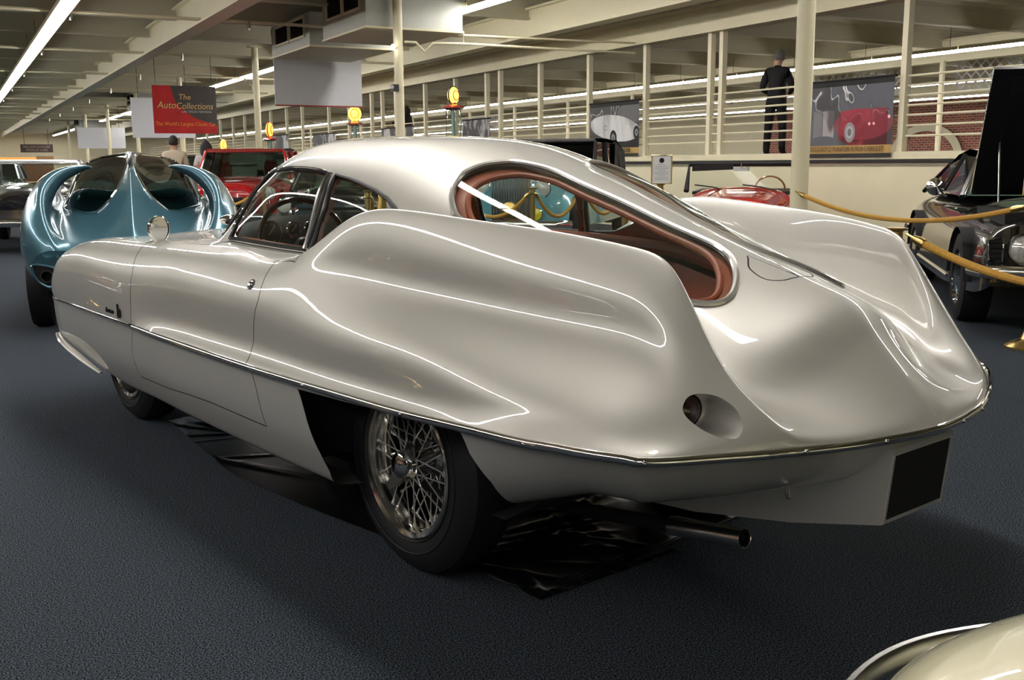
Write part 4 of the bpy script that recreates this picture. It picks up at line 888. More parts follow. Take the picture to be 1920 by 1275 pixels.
# =================================================================== generic old cars of the hall
def sec_body(xs, prof, m, parent, name='body', n=10):
    """xs: list (x, w, zb, zt, p) half superellipse sections, closed to a lofted hull"""
    rows = []
    for (x, w, zb, zt, p) in spline(xs, 4):
        r = []
        for a in np.linspace(0, math.pi, 2 * n + 1):
            c, s_ = math.cos(a), math.sin(a)
            r.append((x, w * math.copysign(abs(c) ** (2 / p), c), zb + (zt - zb) * abs(s_) ** (2 / p)))
        rows.append(r)
    b = MB(); b.grid(rows); k = len(b.v)
    b.f.append(tuple(range(len(rows[0])))); b.mi.append(0); b.f.append(tuple(range(k - 1, k - len(rows[0]) - 1, -1))); b.mi.append(0)
    return b.build(name, m, parent, auto=50)
def old_car(label, loc, hd, L=4.7, W=.88, zb=.30, hood=.95, roof=1.55, cab=(.9, 1.35, 2.7, 3.1), Wc=.60, body=M['black'], top=None, open_=False, front='plain', grille_m=M['chrome'], name='car', lampz=.78, lampy=.62, lampr=.09, fend=True, tyre=.36, deck=.95, glass=None, group=None):
    t = thing(name, label, 'car', loc, hd, group)
    h0 = hood
    sec_body([(0.02, W * .55, zb + .12, deck - .25, 3), (.12, W * .8, zb + .04, deck - .10, 3), (.5, W * .92, zb, deck, 3), (cab[0], W * .96, zb, deck + .02, 3.2), (cab[2], W * .96, zb, hood + .02, 3.2), (cab[3] + .1, W * .90, zb, hood, 3), (L - .7, W * .80, zb, hood - .03, 2.8), (L - .2, W * .68, zb + .04, hood - .07, 2.8), (L - .04, W * .55, zb + .1, hood - .12, 2.8)], None, body, t)
    if fend:
        for s in (1, -1):
            for xc in (.85, L - .85):
                b = MB(); b.grid([[(xc + (.52 + .02 * k) * math.cos(a), s * (W * .70 + .12 * math.sin(k * .8)), .30 + (.50 + .02 * k) * math.sin(a) * (1 if a > 0 else .4)) for k in range(5)] for a in np.linspace(-.1, math.pi + .1, 16)])
                b.build('fender', body, t)
    for s in (1, -1):
        for xc in (.85, L - .85): simple_wheel(t, xc, s * (W - .11), tyre, .17, s)
    gl = glass or M['glass_dark']
    x0, x1, x2, x3 = cab; zt = roof; zb2 = max(hood, deck) - .03
    if not open_:
        b = MB(); tp = top or body
        b.grid([[(x, y * w, z) for y in (-1, -.8, 0, .8, 1)] for x, w, z in ((x1 - .06, Wc * .9, zt - .06), (x1 + .1, Wc, zt - .02), ((x1 + x2) / 2, Wc, zt), (x2 - .05, Wc * .98, zt - .01), (x2 + .03, Wc * .95, zt - .05))])
        b.grid([[(x, y * w, z) for y in (-1.03, -.8, 0, .8, 1.03)] for x, w, z in ((x1 - .08, Wc * .9, zt - .09), (x2 + .05, Wc * .95, zt - .08))])
        b.build('roof', tp, t)
        for s in (1, -1):
            for xa, xb in ((x3, x2), ((x2 * .45 + x1 * .55) + .1, x1 * .5 + x2 * .5), (x0, x1)):
                b = MB(); b.tube([(xa, s * W * .86, zb2), (xb, s * Wc * .98, zt - .05)], .028, 6); b.build('pillar', tp, t)
            b = MB(); b.add([(x3, s * W * .84, zb2), (x0, s * W * .84, zb2), (x1, s * Wc * .96, zt - .06), (x2, s * Wc * .96, zt - .06)], [(0, 1, 2, 3)]); b.build('side_window', gl, t, smooth=False)
        b = MB(); b.add([(x0, -W * .84, zb2), (x0, W * .84, zb2), (x1, Wc * .96, zt - .06), (x1, -Wc * .96, zt - .06)], [(0, 1, 2, 3)]); b.build('rear_window', gl, t, smooth=False)
    b = MB(); b.add([(x3, -W * .82, zb2), (x3, W * .82, zb2), (x2, Wc * .96, zt - .06), (x2, -Wc * .96, zt - .06)], [(0, 1, 2, 3)]); b.build('windscreen', M['glass_clear2'] if open_ else gl, t, smooth=False)
    b = MB(); b.tube([(x3, -W * .82, zb2), (x2, -Wc * .97, zt - .05), (x2, Wc * .97, zt - .05), (x3, W * .82, zb2)], .036 if open_ else .02, 6); b.build('windscreen_frame', M['matte_black'] if open_ else M['chrome'], t)
    for s in (1, -1):
        T = Matrix.Translation((L - .10, s * lampy, lampz)) @ Matrix.Rotation(R(90), 4, 'Y')
        b = MB(); b.lathe([(.0001, -.16), (lampr * .7, -.12), (lampr, -.02), (lampr * 1.05, .01), (lampr * .95, .02)], 20, T); h = b.build('headlamp', M['chrome'], t)
        b = MB(); b.lathe([(lampr * .95, .015), (lampr * .6, .035), (.0001, .045)], 16, T); b.build('lens', mat('lamp_lens', (.55, .55, .5), rough=.15, coat=1), h)
    # bumper
    b = MB(); b.tube([(L - .12, -W * .95, .44), (L + .04, -W * .75, .44), (L + .10, 0, .44), (L + .04, W * .75, .44), (L - .12, W * .95, .44)], .055, 8, flat=(.4, 1)); b.build('bumper', M['chrome'], t)
    if front == 'slats':
        gw, g0, g1 = .26, .45, hood + .06
        b = MB(); b.box((L - .12, -gw, g0), (L - .02, gw, g1)); g = b.build('grille', M['chrome_dull'], t, smooth=False)
        s0 = None
        for k in range(15):
            y = -gw + .02 + (2 * gw - .04) * k / 14
            if s0 is None: b = MB(); b.box((L - .02, -.006, g0 + .03), (L, .006, g1 - .04)); s0 = b.build('slat', M['chrome'], g, smooth=False); s0.location = (0, y, 0)
            else: o = s0.copy(); COL.objects.link(o); o.parent = g; o.location = (0, y, 0)
    elif front == 'bars':
        s0 = None; b = MB(); b.box((L - .06, -.48, .46), (L - .01, .48, .74)); g = b.build('grille', M['matte_black'], t, smooth=False)
        for k in range(4):
            z = .49 + .075 * k
            if s0 is None: b = MB(); b.box((L - .01, -.5, -.018), (L + .02, .5, .018)); s0 = b.build('bar', M['chrome'], g, smooth=False); s0.location = (0, 0, z)
            else: o = s0.copy(); COL.objects.link(o); o.parent = g; o.location = (0, 0, z)
    elif front == 'plain':
        b = MB(); b.box((L - .04, -.35, .5), (L, .35, .62)); g = b.build('grille', grille_m, t, smooth=False)
    return t
M['glass_clear2'] = glassmat('thin_clear_glass', (.93, .96, .93), k=.12)
def hd_to_cam(px_x, py_y, off=0):
    """heading so the car's nose points at the viewer side"""
    return math.atan2(-py_y, -px_x) + R(off)
M['redp'] = mat('red_paint', (.40, .008, .010), rough=.22, coat=1.)
M['cream_car'] = mat('cream_car_paint', (.82, .78, .52), rough=.25, coat=1.)
M['bluecar'] = mat('sky_blue_paint', (.10, .30, .36), rough=.25, coat=1.)
M['silver2'] = mat('grey_paint', (.25, .26, .26), rough=.25, metal=.4, coat=1.)
M['navy'] = mat('navy_paint', (.015, .025, .05), rough=.2, coat=1.)
M['whitep'] = mat('white_paint', (.6, .62, .6), rough=.25, coat=1.)
def front_at(px, py, hd, L):  # rear origin from nose position
    return (px - L * math.cos(hd), py - L * math.sin(hd), 0)
def two_pt(nose, other):
    return math.atan2(nose[1] - other[1], nose[0] - other[0])
# red roadster
h = two_pt((7.9, 9.1), (8.95, 10.2)); L = 4.2
rr = old_car('red open roadster with black framed windscreen by the low cream wall', front_at(7.83, 9.03, h, L), h, L, .82, .22, .88, 1.24, (1.0, 1.3, 2.62, 2.86), .68, M['redp'], open_=True, lampz=.6, lampy=.58, tyre=.31, deck=.82, fend=False)
b = MB(); T = Matrix.Translation((2.45, .36, .86)) @ Matrix.Rotation(R(-65), 4, 'Y'); b.tube([T @ Vector((.19 * math.cos(a), .19 * math.sin(a), 0)) for a in np.linspace(0, 6.283, 30, endpoint=False)], .012, 6, True); b.build('steering_wheel', mat('light_wood_rim', (.30, .14, .04), rough=.3, coat=1), rr)
b = MB(); b.tube([(2.68, 0, 1.19), (2.62, 0, 1.13)], .008, 5); b.box((2.60, -.10, 1.10), (2.62, .10, 1.15)); b.build('rear_mirror', M['chrome_dull'], rr)
b = MB(); b.prism([(-.62, 1.10), (-.10, 1.12), (-.10, 1.20), (-.62, 1.18)], 'x', 2.64, 2.67); b.build('sun_visor', M['matte_black'], rr, smooth=False)
for s in (.45, -.15): b = MB(); b.tube([(2.95, s, .86), (2.86, s - .18, .90), (2.82, s - .42, .93)], .009, 5); b.build('wiper', M['dark'], rr)
b = MB(); b.box((1.0, -.62, .80), (2.6, .62, .84)); b.build('cockpit', M['dark'], rr, smooth=False)
# teal and black saloon with upright grille
h = two_pt((6.26, 11.5), (7.94, 13.2)); L = 4.9
ts = old_car('blue vintage car with black soft top, upright slatted grille and yellow fog lamp', front_at(6.26, 11.5, h, L), h, L, .82, .36, 1.08, 1.58, (.9, 1.2, 2.75, 2.95), .68, M['bluecar'], M['matte_black'], front='slats', lampz=.90, lampy=.40, lampr=.11, tyre=.38, deck=1.0)
b = MB(); T = Matrix.Translation((L + .05, .36, .58)) @ Matrix.Rotation(R(90), 4, 'Y'); b.lathe([(.0001, -.06), (.07, -.03), (.085, .01), (.075, .02)], 18, T); q = b.build('fog_lamp', M['chrome'], ts); b = MB(); b.lathe([(.075, .015), (.0001, .035)], 16, T); b.build('lens', mat('yellow_lens', (.75, .62, .03), rough=.2, coat=1), q)
b = MB(); T = Matrix.Translation((L + .06, 0, .62)) @ Matrix.Rotation(R(90), 4, 'Y'); b.lathe([(.0001, -.06), (.09, -.03), (.11, .01), (.0001, .03)], 18, T); b.build('centre_lamp', M['brass'], ts)
b = MB(); rows = [[(x, y, z) for y in (-.70, -.3, .3, .70)] for x, z in ((.25, 1.0), (.45, 1.40), (1.2, 1.57))]; b.grid(rows)
for s in (1, -1): b.add([(.25, .7 * s, 1.0), (.45, .7 * s, 1.40), (1.3, .7 * s, 1.55), (1.5, .72 * s, 1.05)], [(0, 1, 2, 3)])
b.build('soft_top', M['matte_black'], ts, smooth=False)
# black car behind side windows
h = two_pt((4.15, 12.1), (5.3, 14.6)); L = 4.6
old_car('black vintage saloon with chrome bar grille seen through the door window', front_at(4.15, 12.1, h, L), h, L, .88, .30, .90, 1.30, (.8, 1.3, 2.8, 3.2), .62, M['black'], front='bars', lampz=.72, lampy=.66, tyre=.34, deck=.88)
# red truck
h = two_pt((3.55, 15.6), (4.47, 17.5)); L = 4.6
tr = old_car('red vintage pickup truck with chrome bar grille beyond the blue show car', front_at(3.55, 15.6, h, L), h, L, .90, .40, 1.02, 1.50, (1.4, 1.6, 2.75, 3.0), .66, M['redp'], front='bars', lampz=.80, lampy=.70, lampr=.10, tyre=.37, name='truck')
h = two_pt((3.5, 21.4), (4.3, 23.6)); old_car('black vintage car parked behind the red truck', front_at(3.5, 21.4, h, 4.6), h, 4.6, .86, .35, .95, 1.45, (.9, 1.3, 2.7, 3.0), .62, M['black'], front='bars')
# cars down the left side
h = two_pt((.90, 15.9), (1.2, 18)); old_car('black vintage car with cream roof at the left, beside the blue show car', front_at(.90, 15.9, h, 4.4), h, 4.4, .80, .34, .95, 1.33, (.8, 1.1, 2.4, 2.75), .64, M['black'], M['whitep'], front='plain', lampz=.76, glass=M['glass'])
h = two_pt((-.35, 20.5), (-.2, 22.5)); old_car('navy vintage car second in the row at the left edge', front_at(-.35, 20.5, h, 4.4), h, 4.4, .84, .32, .92, 1.35, (.8, 1.2, 2.5, 2.9), .62, M['navy'], front='bars')
h = two_pt((.5, 26), (.8, 28)); old_car('dark grey vintage car third in the row at the left edge', front_at(.5, 26, h, 4.4), h, 4.4, .84, .32, .92, 1.38, (.8, 1.2, 2.5, 2.9), .62, M['silver2'], front='bars')
h = two_pt((.2, 33), (.5, 35)); old_car('pale blue vintage car farthest in the row at the left edge', front_at(.2, 33, h, 4.4), h, 4.4, .84, .32, .92, 1.4, (.8, 1.2, 2.5, 2.9), .62, M['bluecar'], front='plain')
# =================================================================== black fastback with raised bonnet
_ex = Vector((-.69, -.724, 0)).normalized(); bh = math.atan2(_ex.y, _ex.x); BL = 4.6
_fc = Vector((6.27, 4.66, 0)); _eyb = Vector((-_ex.y, _ex.x, 0)); _or = _fc - _ex * (BL - .15) + _eyb * .86
bc = thing('car', 'glossy black fastback car at the right with its bonnet raised', 'car', (_or.x, _or.y, 0), bh)
sec_body([(0.02, .70, .42, .80, 4), (.15, .84, .32, .88, 4), (.6, .88, .26, .92, 3.6), (1.5, .89, .24, .93, 3.4), (3.0, .89, .24, .93, 3.4), (3.3, .89, .25, .90, 3.6), (4.2, .87, .28, .86, 4), (4.5, .84, .32, .83, 5), (4.58, .80, .36, .80, 6)], None, M['black'], bc)
b = MB()
b.grid([[(x, y * w, z) for y in (-1, -.85, -.4, 0, .4, .85, 1)] for x, w, z in ((.35, .70, .90), (.9, .62, 1.12), (1.4, .58, 1.27), (1.9, .56, 1.32), (2.35, .55, 1.30), (2.52, .54, 1.27))])
b.build('roof', M['black'], bc)
for s in (1, -1):
    b = MB(); b.add([(2.98, s * .76, .92), (2.0, s * .78, .93), (1.95, s * .60, 1.26), (2.50, s * .58, 1.24)], [(0, 1, 2, 3)]); b.build('side_window', M['glass_dark'], bc, smooth=False)
    b = MB(); b.add([(1.9, s * .78, .93), (.9, s * .76, .93), (1.25, s * .62, 1.18), (1.87, s * .60, 1.25)], [(0, 1, 2, 3)]); b.build('side_window', M['glass_dark'], bc, smooth=False)
    for q in (((3.05, s * .78, .92), (2.50, s * .57, 1.27)), ((1.95, s * .79, .92), (1.91, s * .59, 1.27)), ((.5, s * .76, .90), (1.1, s * .60, 1.18))): b = MB(); b.tube(q, .024, 6); b.build('pillar', M['black'], bc)
    b = MB(); b.tube([(3.0, s * .785, .935), (1.0, s * .78, .94)], .010, 6); b.build('sill_trim', M['chrome'], bc)
    b = MB(); T = Matrix.Translation((2.85, s * .96, 1.0)) @ Matrix.Rotation(R(-90), 4, 'Y'); b.lathe([(.0001, -.07), (.06, -.05), (.075, 0), (.07, .01), (.0001, .01)], 20, T); b.tube([(2.87, s * .96, .95), (2.87, s * .87, .92)], .012, 6); b.build('door_mirror', M['chrome'], bc)
    for xc in (.95, 3.75): 
        simple_wheel(bc, xc, s * .78, .34, .22, s, M['chrome'])
        b = MB(); b.grid([[(xc + .40 * math.cos(a), s * y, .34 + .38 * math.sin(a)) for y in (.70, .905)] for a in np.linspace(0, math.pi, 14)]); b.build('wheel_arch', M['matte_black'], bc)
    b = MB(); b.tube([(1.4, s * .89, .30), (3.3, s * .89, .30)], .015, 6); b.build('sill_strip', M['chrome'], bc)
b = MB(); b.add([(3.03, -.75, .93), (3.03, .75, .93), (2.52, .55, 1.26), (2.52, -.55, 1.26)], [(0, 1, 2, 3)]); b.build('windscreen', mat('green_tint_glass', (.06, .11, .08), rough=.06, coat=1), bc, smooth=False)
b = MB(); b.tube([(3.03, -.76, .93), (2.52, -.55, 1.27), (2.52, .55, 1.27), (3.03, .76, .93)], .018, 6); b.build('windscreen_frame', M['chrome'], bc)
b = MB(); TB = Matrix.Translation((3.2, 0, .95)) @ Matrix.Rotation(R(-56), 4, 'Y'); b.box((0, -.74, -.01), (1.12, .74, .025), TB); b.box((.05, -.6, -.03), (1.05, .6, -.01), TB); b.build('bonnet', M['black'], bc, smooth=False)
b = MB(); b.tube([(3.6, -.6, .9), (3.45, -.6, 1.45)], .008, 6); b.build('bonnet_prop', M['chrome_dull'], bc)
b = MB(); b.box((3.3, -.70, .70), (4.4, .70, .86)); b.build('engine_bay', M['matte_black'], bc, smooth=False)
b = MB(); b.box((3.55, -.35, .86), (4.0, .2, .98)); b.lathe([(.0001, .12), (.17, .11), (.18, .03), (.18, 0)], 20, Matrix.Translation((3.8, 0, .95))); b.build('engine', M['chrome_dull'], bc)
for s in (1, -1):
    T = Matrix.Translation((4.60, s * .60, .615)) @ Matrix.Rotation(R(90), 4, 'Y')
    b = MB(); b.lathe([(.098, -.06), (.108, .0), (.104, .02), (.09, .012)], 28, T); h = b.build('headlamp', M['chrome'], bc)
    b = MB(); b.lathe([(.092, .008), (.07, .03), (.04, .04), (.0001, .045)], 24, T); b.build('lens', mat('bright_lens', (.6, .6, .56), rough=.12, metal=.4, coat=1, noise=(60, .5)), h)
    b = MB(); P = [(4.585, s * y, z) for y, z in ((.73, .53), (.82, .54), (.835, .68), (.74, .70))]; b.tube(P, .009, 6, True); v = b.build('side_vent', M['chrome'], bc)
    b = MB(); b.add([(p[0] - .004, p[1], p[2]) for p in P], [(0, 1, 2, 3)]); 
    for k in range(4): z = .56 + .035 * k; b.tube([(4.59, s * .74, z), (4.59, s * .83, z)], .004, 4)
    b.build('vent_grille', M['matte_black'], v, smooth=False)
b = MB(); b.box((4.57, -.46, .50), (4.60, .46, .73)); b.build('grille', M['matte_black'], bc, smooth=False)
b = MB(); b.tube([(4.35, -.91, .46), (4.58, -.86, .46), (4.66, -.5, .46), (4.68, 0, .46), (4.66, .5, .46), (4.58, .86, .46), (4.35, .91, .46)], .045, 8, flat=(.4, 1)); b.build('bumper', M['chrome'], bc)
b = MB(); b.tube([(.2, -.89, .50), (-.02, -.80, .50), (-.06, 0, .50), (-.02, .80, .50), (.2, .89, .50)], .045, 8, flat=(.4, 1)); b.build('rear_bumper', M['chrome'], bc)
# =================================================================== cream car at the lower right corner
M['dark_glossy'] = M['dark']
cc_ = thing('car', 'cream car cut off by the lower right corner of the picture', 'car', (1.20, .20, 0), R(-35))
sec_body([(x, w, zb, zt * .85, p) for x, w, zb, zt, p in ((-.62, .10, .44, .66, 2.2), (-.60, .30, .40, .74, 2.2), (-.52, .50, .34, .80, 2.3), (-.38, .64, .28, .845, 2.4), (-.15, .74, .25, .875, 2.5), (.2, .79, .24, .89, 2.5), (.8, .80, .24, .90, 2.6), (1.6, .80, .24, .90, 2.6), (3.4, .78, .24, .88, 2.6), (3.6, .5, .3, .7, 2.4))], None, M['cream_car'], cc_, n=20)
b = MB(); b.tube(spline([(.10, .815, .46), (-.25, .765, .46), (-.48, .63, .46), (-.62, .36, .46), (-.67, 0, .46), (-.62, -.36, .46), (-.48, -.63, .46), (-.25, -.765, .46), (.10, -.815, .46)], 8), .022, 10, flat=(.6, 1)); b.build('bumper', M['chrome_dull'], cc_)
for s in (1, -1): simple_wheel(cc_, .45, s * .68, .32, .17, s); simple_wheel(cc_, 2.7, s * .68, .32, .17, s)
# =================================================================== tarpaulin under the silver car
def car2w(x, y): c, s = math.cos(CAR_RZ), math.sin(CAR_RZ); return (CAR_O[0] + c * x - s * y, CAR_O[1] + s * x + c * y)
poly = [(2.3, .54), (1.3, .66), (.8, .63), (.37, .575), (-.116, .52), (-.40, .49), (-.40, .2), (-.36, -.11), (-.34, -.6), (.9, -.62), (2.3, -.55)]
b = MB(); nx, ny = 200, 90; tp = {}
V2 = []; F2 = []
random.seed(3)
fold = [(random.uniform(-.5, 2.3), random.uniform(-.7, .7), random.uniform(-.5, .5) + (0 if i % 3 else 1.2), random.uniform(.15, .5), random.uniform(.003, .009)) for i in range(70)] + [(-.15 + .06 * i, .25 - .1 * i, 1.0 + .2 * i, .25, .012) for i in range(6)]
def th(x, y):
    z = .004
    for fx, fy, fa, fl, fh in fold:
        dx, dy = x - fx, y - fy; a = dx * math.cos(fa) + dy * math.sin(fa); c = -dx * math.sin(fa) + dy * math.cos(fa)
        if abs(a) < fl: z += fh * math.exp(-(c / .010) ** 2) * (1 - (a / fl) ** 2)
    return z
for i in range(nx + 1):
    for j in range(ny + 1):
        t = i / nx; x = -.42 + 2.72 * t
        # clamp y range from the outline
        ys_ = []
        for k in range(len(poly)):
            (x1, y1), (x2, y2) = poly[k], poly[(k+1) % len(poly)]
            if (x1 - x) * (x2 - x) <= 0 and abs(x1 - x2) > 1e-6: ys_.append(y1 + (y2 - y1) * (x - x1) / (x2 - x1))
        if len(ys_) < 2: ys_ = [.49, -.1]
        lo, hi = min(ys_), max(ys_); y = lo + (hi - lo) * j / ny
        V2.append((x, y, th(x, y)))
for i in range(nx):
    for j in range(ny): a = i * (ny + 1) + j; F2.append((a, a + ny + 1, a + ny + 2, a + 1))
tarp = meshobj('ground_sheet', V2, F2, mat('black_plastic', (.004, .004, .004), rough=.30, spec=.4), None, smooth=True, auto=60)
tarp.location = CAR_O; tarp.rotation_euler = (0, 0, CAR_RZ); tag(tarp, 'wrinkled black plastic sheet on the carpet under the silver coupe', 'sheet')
# =================================================================== rope barriers
M['rope'] = mat('gold_velvet_rope', (.50, .27, .045), rough=.8, noise=(90, .35), bump=(200, .5, .004))
M['goldp'] = mat('gold_metal', (.65, .47, .17), rough=.28, metal=1.)
def stanchion(x, y, label, h=.93, z=0):
    t = thing('barrier_post', label, 'post', (x, y, z), 0, 'gold posts of the rope barriers')
    b = MB(); b.lathe([(.155, 0), (.155, .012), (.13, .028), (.06, .06), (.04, .11), (.033, .16), (.030, .2)], 32); b.build('base', M['goldp'], t)
    b = MB(); b.lathe([(.028, .18), (.028, h - .05)], 20); b.build('pole', M['goldp'], t)
    b = MB(); b.lathe([(.028, h - .075), (.044, h - .065), (.046, h - .06), (.034, h - .05), (.034, h - .018), (.048, h - .010), (.050, h), (.03, h + .003), (.0001, h)], 24); b.build('cap', M['goldp'], t)
    return t
def rope(a, c, sag, label, r=.019):
    mid = Vector(((a[0] + c[0]) / 2, (a[1] + c[1]) / 2, 0))
    t = thing('rope', label, 'rope', mid, 0, 'gold barrier ropes')
    A, B = Vector(a) - mid, Vector(c) - mid; n = 24; P = []
    for k in range(n + 1):
        u = k / n; p = A.lerp(B, u); p.z -= sag * 4 * u * (1 - u); P.append(p)
    b = MB(); b.tube(P[1:-1], r, 10); b.build('velvet', M['rope'], t)
    for q, d in ((P[1], P[0]), (P[-2], P[-1])):
        b = MB(); b.tube([q + (q - d) * .35, q, d.lerp(q, .45)], [r * 1.25, r * 1.25, r * .7], 10); b.tube([d.lerp(q, .5), d.lerp(q, .2), d], [.006, .006, .008], 6); b.build('end_fitting', M['goldp'], t)
stanchion(3.99, 3.43, 'gold barrier post standing behind the right fin of the silver coupe', .90)
stanchion(6.13, 4.13, 'gold barrier post at the right edge with its round foot showing', .96)
stanchion(4.55, 1.90, 'gold barrier post just outside the right edge', .90)
rope((6.60, 6.80, .955), (6.09, 4.17, .93), .17, 'gold velvet rope running from the nearest column to the right edge')
rope((4.03, 3.40, .87), (4.53, 1.94, .84), .20, 'thick gold velvet rope nearest, crossing in front of the black car')
sp = [(3.35, 8.9), (3.9, 9.9), (4.55, 9.6), (5.1, 8.9), (5.75, 9.0), (6.5, 9.3), (6.94, 9.24)]
sl = ['gold barrier post left in the door window view', 'gold barrier post in the middle of the door window view', 'gold barrier post right in the door window view', 'gold barrier post in the quarter window view',
      'gold barrier post left in the large tail window view', 'gold barrier post right in the large tail window view', 'gold barrier post beside the framed paper sign']
for (x, y), l in zip(sp, sl): stanchion(x, y, l, .98)
for k in range(len(sp) - 1):
    (x1, y1), (x2, y2) = sp[k], sp[k+1]
    rope((x1 + .03, y1, .94), (x2 - .03, y2, .94), .26, 'gold rope between the ' + ['first and second', 'second and third', 'third and fourth', 'fourth and fifth', 'fifth and sixth', 'sixth and seventh'][k] + ' posts behind the silver coupe')
stanchion(2.75, 14.0, 'gold barrier post in front of the red truck', .98); stanchion(3.65, 13.6, 'gold barrier post right of the red truck grille', .98)
rope((2.78, 14.0, .94), (3.62, 13.6, .94), .25, 'gold rope in front of the red truck')
# barrier and cars on the other side of the aisle (they show in the reflections along the silver flank)
lp_ = [(-1.3, 2.6), (-1.2, 4.6), (-1.1, 6.6), (-1.0, 8.6)]
ll_ = ['first', 'second', 'third', 'fourth']
for (x, y), l in zip(lp_, ll_): stanchion(x, y, 'gold barrier post across the aisle, mirrored in the silver flank, ' + l + ' from the camera', .98)
for k in range(3): rope((lp_[k][0], lp_[k][1] + .03, .94), (lp_[k+1][0], lp_[k+1][1] - .03, .94), .26, 'gold rope across the aisle between the ' + ll_[k] + ' and ' + ll_[k+1] + ' posts')
old_car('red vintage car across the aisle, mirrored in the silver flank', (-6.6, 3.4, 0), R(-6), 4.6, .86, .32, .96, 1.5, (.9, 1.3, 2.7, 3.1), .62, M['redp'], front='bars')
old_car('black vintage car across the aisle, next to the red one', (-6.6, 6.9, 0), R(-6), 4.6, .88, .32, .96, 1.55, (.9, 1.3, 2.7, 3.1), .62, M['black'], front='bars')
old_car('navy vintage car across the aisle, third from the camera', (-6.6, 10.4, 0), R(-6), 4.6, .88, .32, .96, 1.55, (.9, 1.3, 2.7, 3.1), .62, M['navy'], front='bars')
old_car('grey vintage car across the aisle, nearest the camera', (-6.8, -.2, 0), R(-6), 4.6, .88, .32, .96, 1.55, (.9, 1.3, 2.7, 3.1), .62, M['silver2'], front='bars')
# =================================================================== paper signs
def paper_sign(x, y, z, hd, label, w=.22, h=.31, stand=True):
    t = thing('paper_sign', label, 'sign', (x, y, 0), hd)
    b = MB()
    fr = [(-w/2, 0, z), (w/2, 0, z), (w/2, 0, z + h), (-w/2, 0, z + h)]; b.tube([Vector(p) + Vector((0, -.005, 0)) for p in fr], .009, 4, True); b.build('frame', M['goldp'], t)
    b = MB(); b.box((-w/2, -.003, z), (w/2, .004, z + h)); b.build('paper', mat('paper', (.72, .72, .70), rough=.6), t, smooth=False)
    b = MB(); b.lathe([(.0001, .0), (.028, .0)], 18, Matrix.Translation((0, -.006, z + h * .82)) @ Matrix.Rotation(R(90), 4, 'X')); 
    b.build('emblem', M['matte_black'], t, smooth=False)
    b = MB()
    for k in range(9): ww = w * (.34 if k % 3 else .2); zz = z + h * (.66 - .065 * k); b.add([(-ww, -.006, zz), (ww, -.006, zz), (ww, -.006, zz + .004), (-ww, -.006, zz + .004)], [(0, 1, 2, 3)])
    o = b.build('print', mat('grey_ink', (.25, .25, .27), rough=.6), t, smooth=False); o['kind'] = 'stuff'
    return t
ps = paper_sign(6.92, 9.20, .985, R(-30), 'white paper notice in a gold frame on a post beside the red roadster')
# sign on the right edge, on its own stand
p2s = paper_sign(6.07, 4.06, 1.00, R(-48), 'framed paper notice cut off by the right edge of the picture', .26, .24)
# =================================================================== fuel pumps with glowing globes
def pump(x, y, zg, r, col, label, bodyc, yaw=0., flat=.55, ring=(.02, .02, .02)):
    t = thing('fuel_pump', label, 'pump', (x, y, 0), yaw, 'vintage fuel pumps with lit globes')
    bm_ = mat('pump_paint', bodyc, rough=.25, coat=1)
    b = MB(); b.box((-.22, -.20, 0), (.22, .20, .10)); b.box((-.18, -.16, .10), (.18, .16, 1.25)); b.lathe([(.17, 1.25), (.20, 1.30), (.17, 1.36)], 20); b.build('cabinet', bm_, t, smooth=False)
    z1 = zg - r - .42
    b = MB(); b.lathe([(.13, 1.36), (.13, z1 + .30)], 20); g = b.build('glass_cylinder', M['glass'], t)
    b = MB(); b.lathe([(.05, 1.36), (.05, z1 + .28)], 10); 
    b.build('gauge_tube', mat('pump_tube', (.25, .35, .33), rough=.2, metal=.3), g)
    for k in range(4): a = R(45 + 90 * k); b = MB(); b.tube([(.15 * math.cos(a), .15 * math.sin(a), 1.33), (.15 * math.cos(a), .15 * math.sin(a), z1 + .32)], .012, 6); b.build('rod', M['chrome'], t)
    b = MB(); b.lathe([(.14, z1 + .28), (.24, z1 + .32), (.20, z1 + .36), (.07, z1 + .40), (.05, zg - r + .02)], 20); b.build('crown', bm_, t)
    b = MB(); b.ellipsoid((0, 0, zg), (r, r * flat, r * 1.12), 24, 16); gl = b.build('globe', mat('globe_glow', col, rough=.4, emit=col, es=3.2), t)
    b = MB(); b.tube([(r * 1.0 * math.cos(a), 0, zg + r * 1.13 * math.sin(a)) for a in np.linspace(0, 6.283, 30, endpoint=False)], .018, 6, True); b.build('globe_ring', mat('globe_ring', ring, rough=.4), gl)
    b = MB(); b.tube([(.6 * r * math.cos(a), -r * flat * .83, zg + r * .62 * math.sin(a)) for a in np.linspace(0, 6.283, 24, endpoint=False)], .012, 5, True); b.build('globe_mark', mat('globe_print', (.55, .12, .02), rough=.5), gl)
pump(9.28, 19.49, 2.61, .155, (1., .52, .06), 'fuel pump with a tall glowing yellow globe in the centre, nearest', (.20, .02, .02), R(25), .6)
pump(10.15, 27.8, 2.62, .19, (1., .55, .05), 'fuel pump with a round yellow globe beside the blank board', (.25, .03, .03), R(-20), .7)
pump(8.7, 31.4, 2.28, .2, (1., .20, .03), 'fuel pump with a red rimmed orange globe right of the third column', (.22, .02, .02), R(55), .5, (.5, .02, .02))
pump(7.75, 33.5, 1.85, .17, (1., .45, .05), 'fuel pump with a small orange globe above the red truck', (.3, .05, .02), R(40), .5)
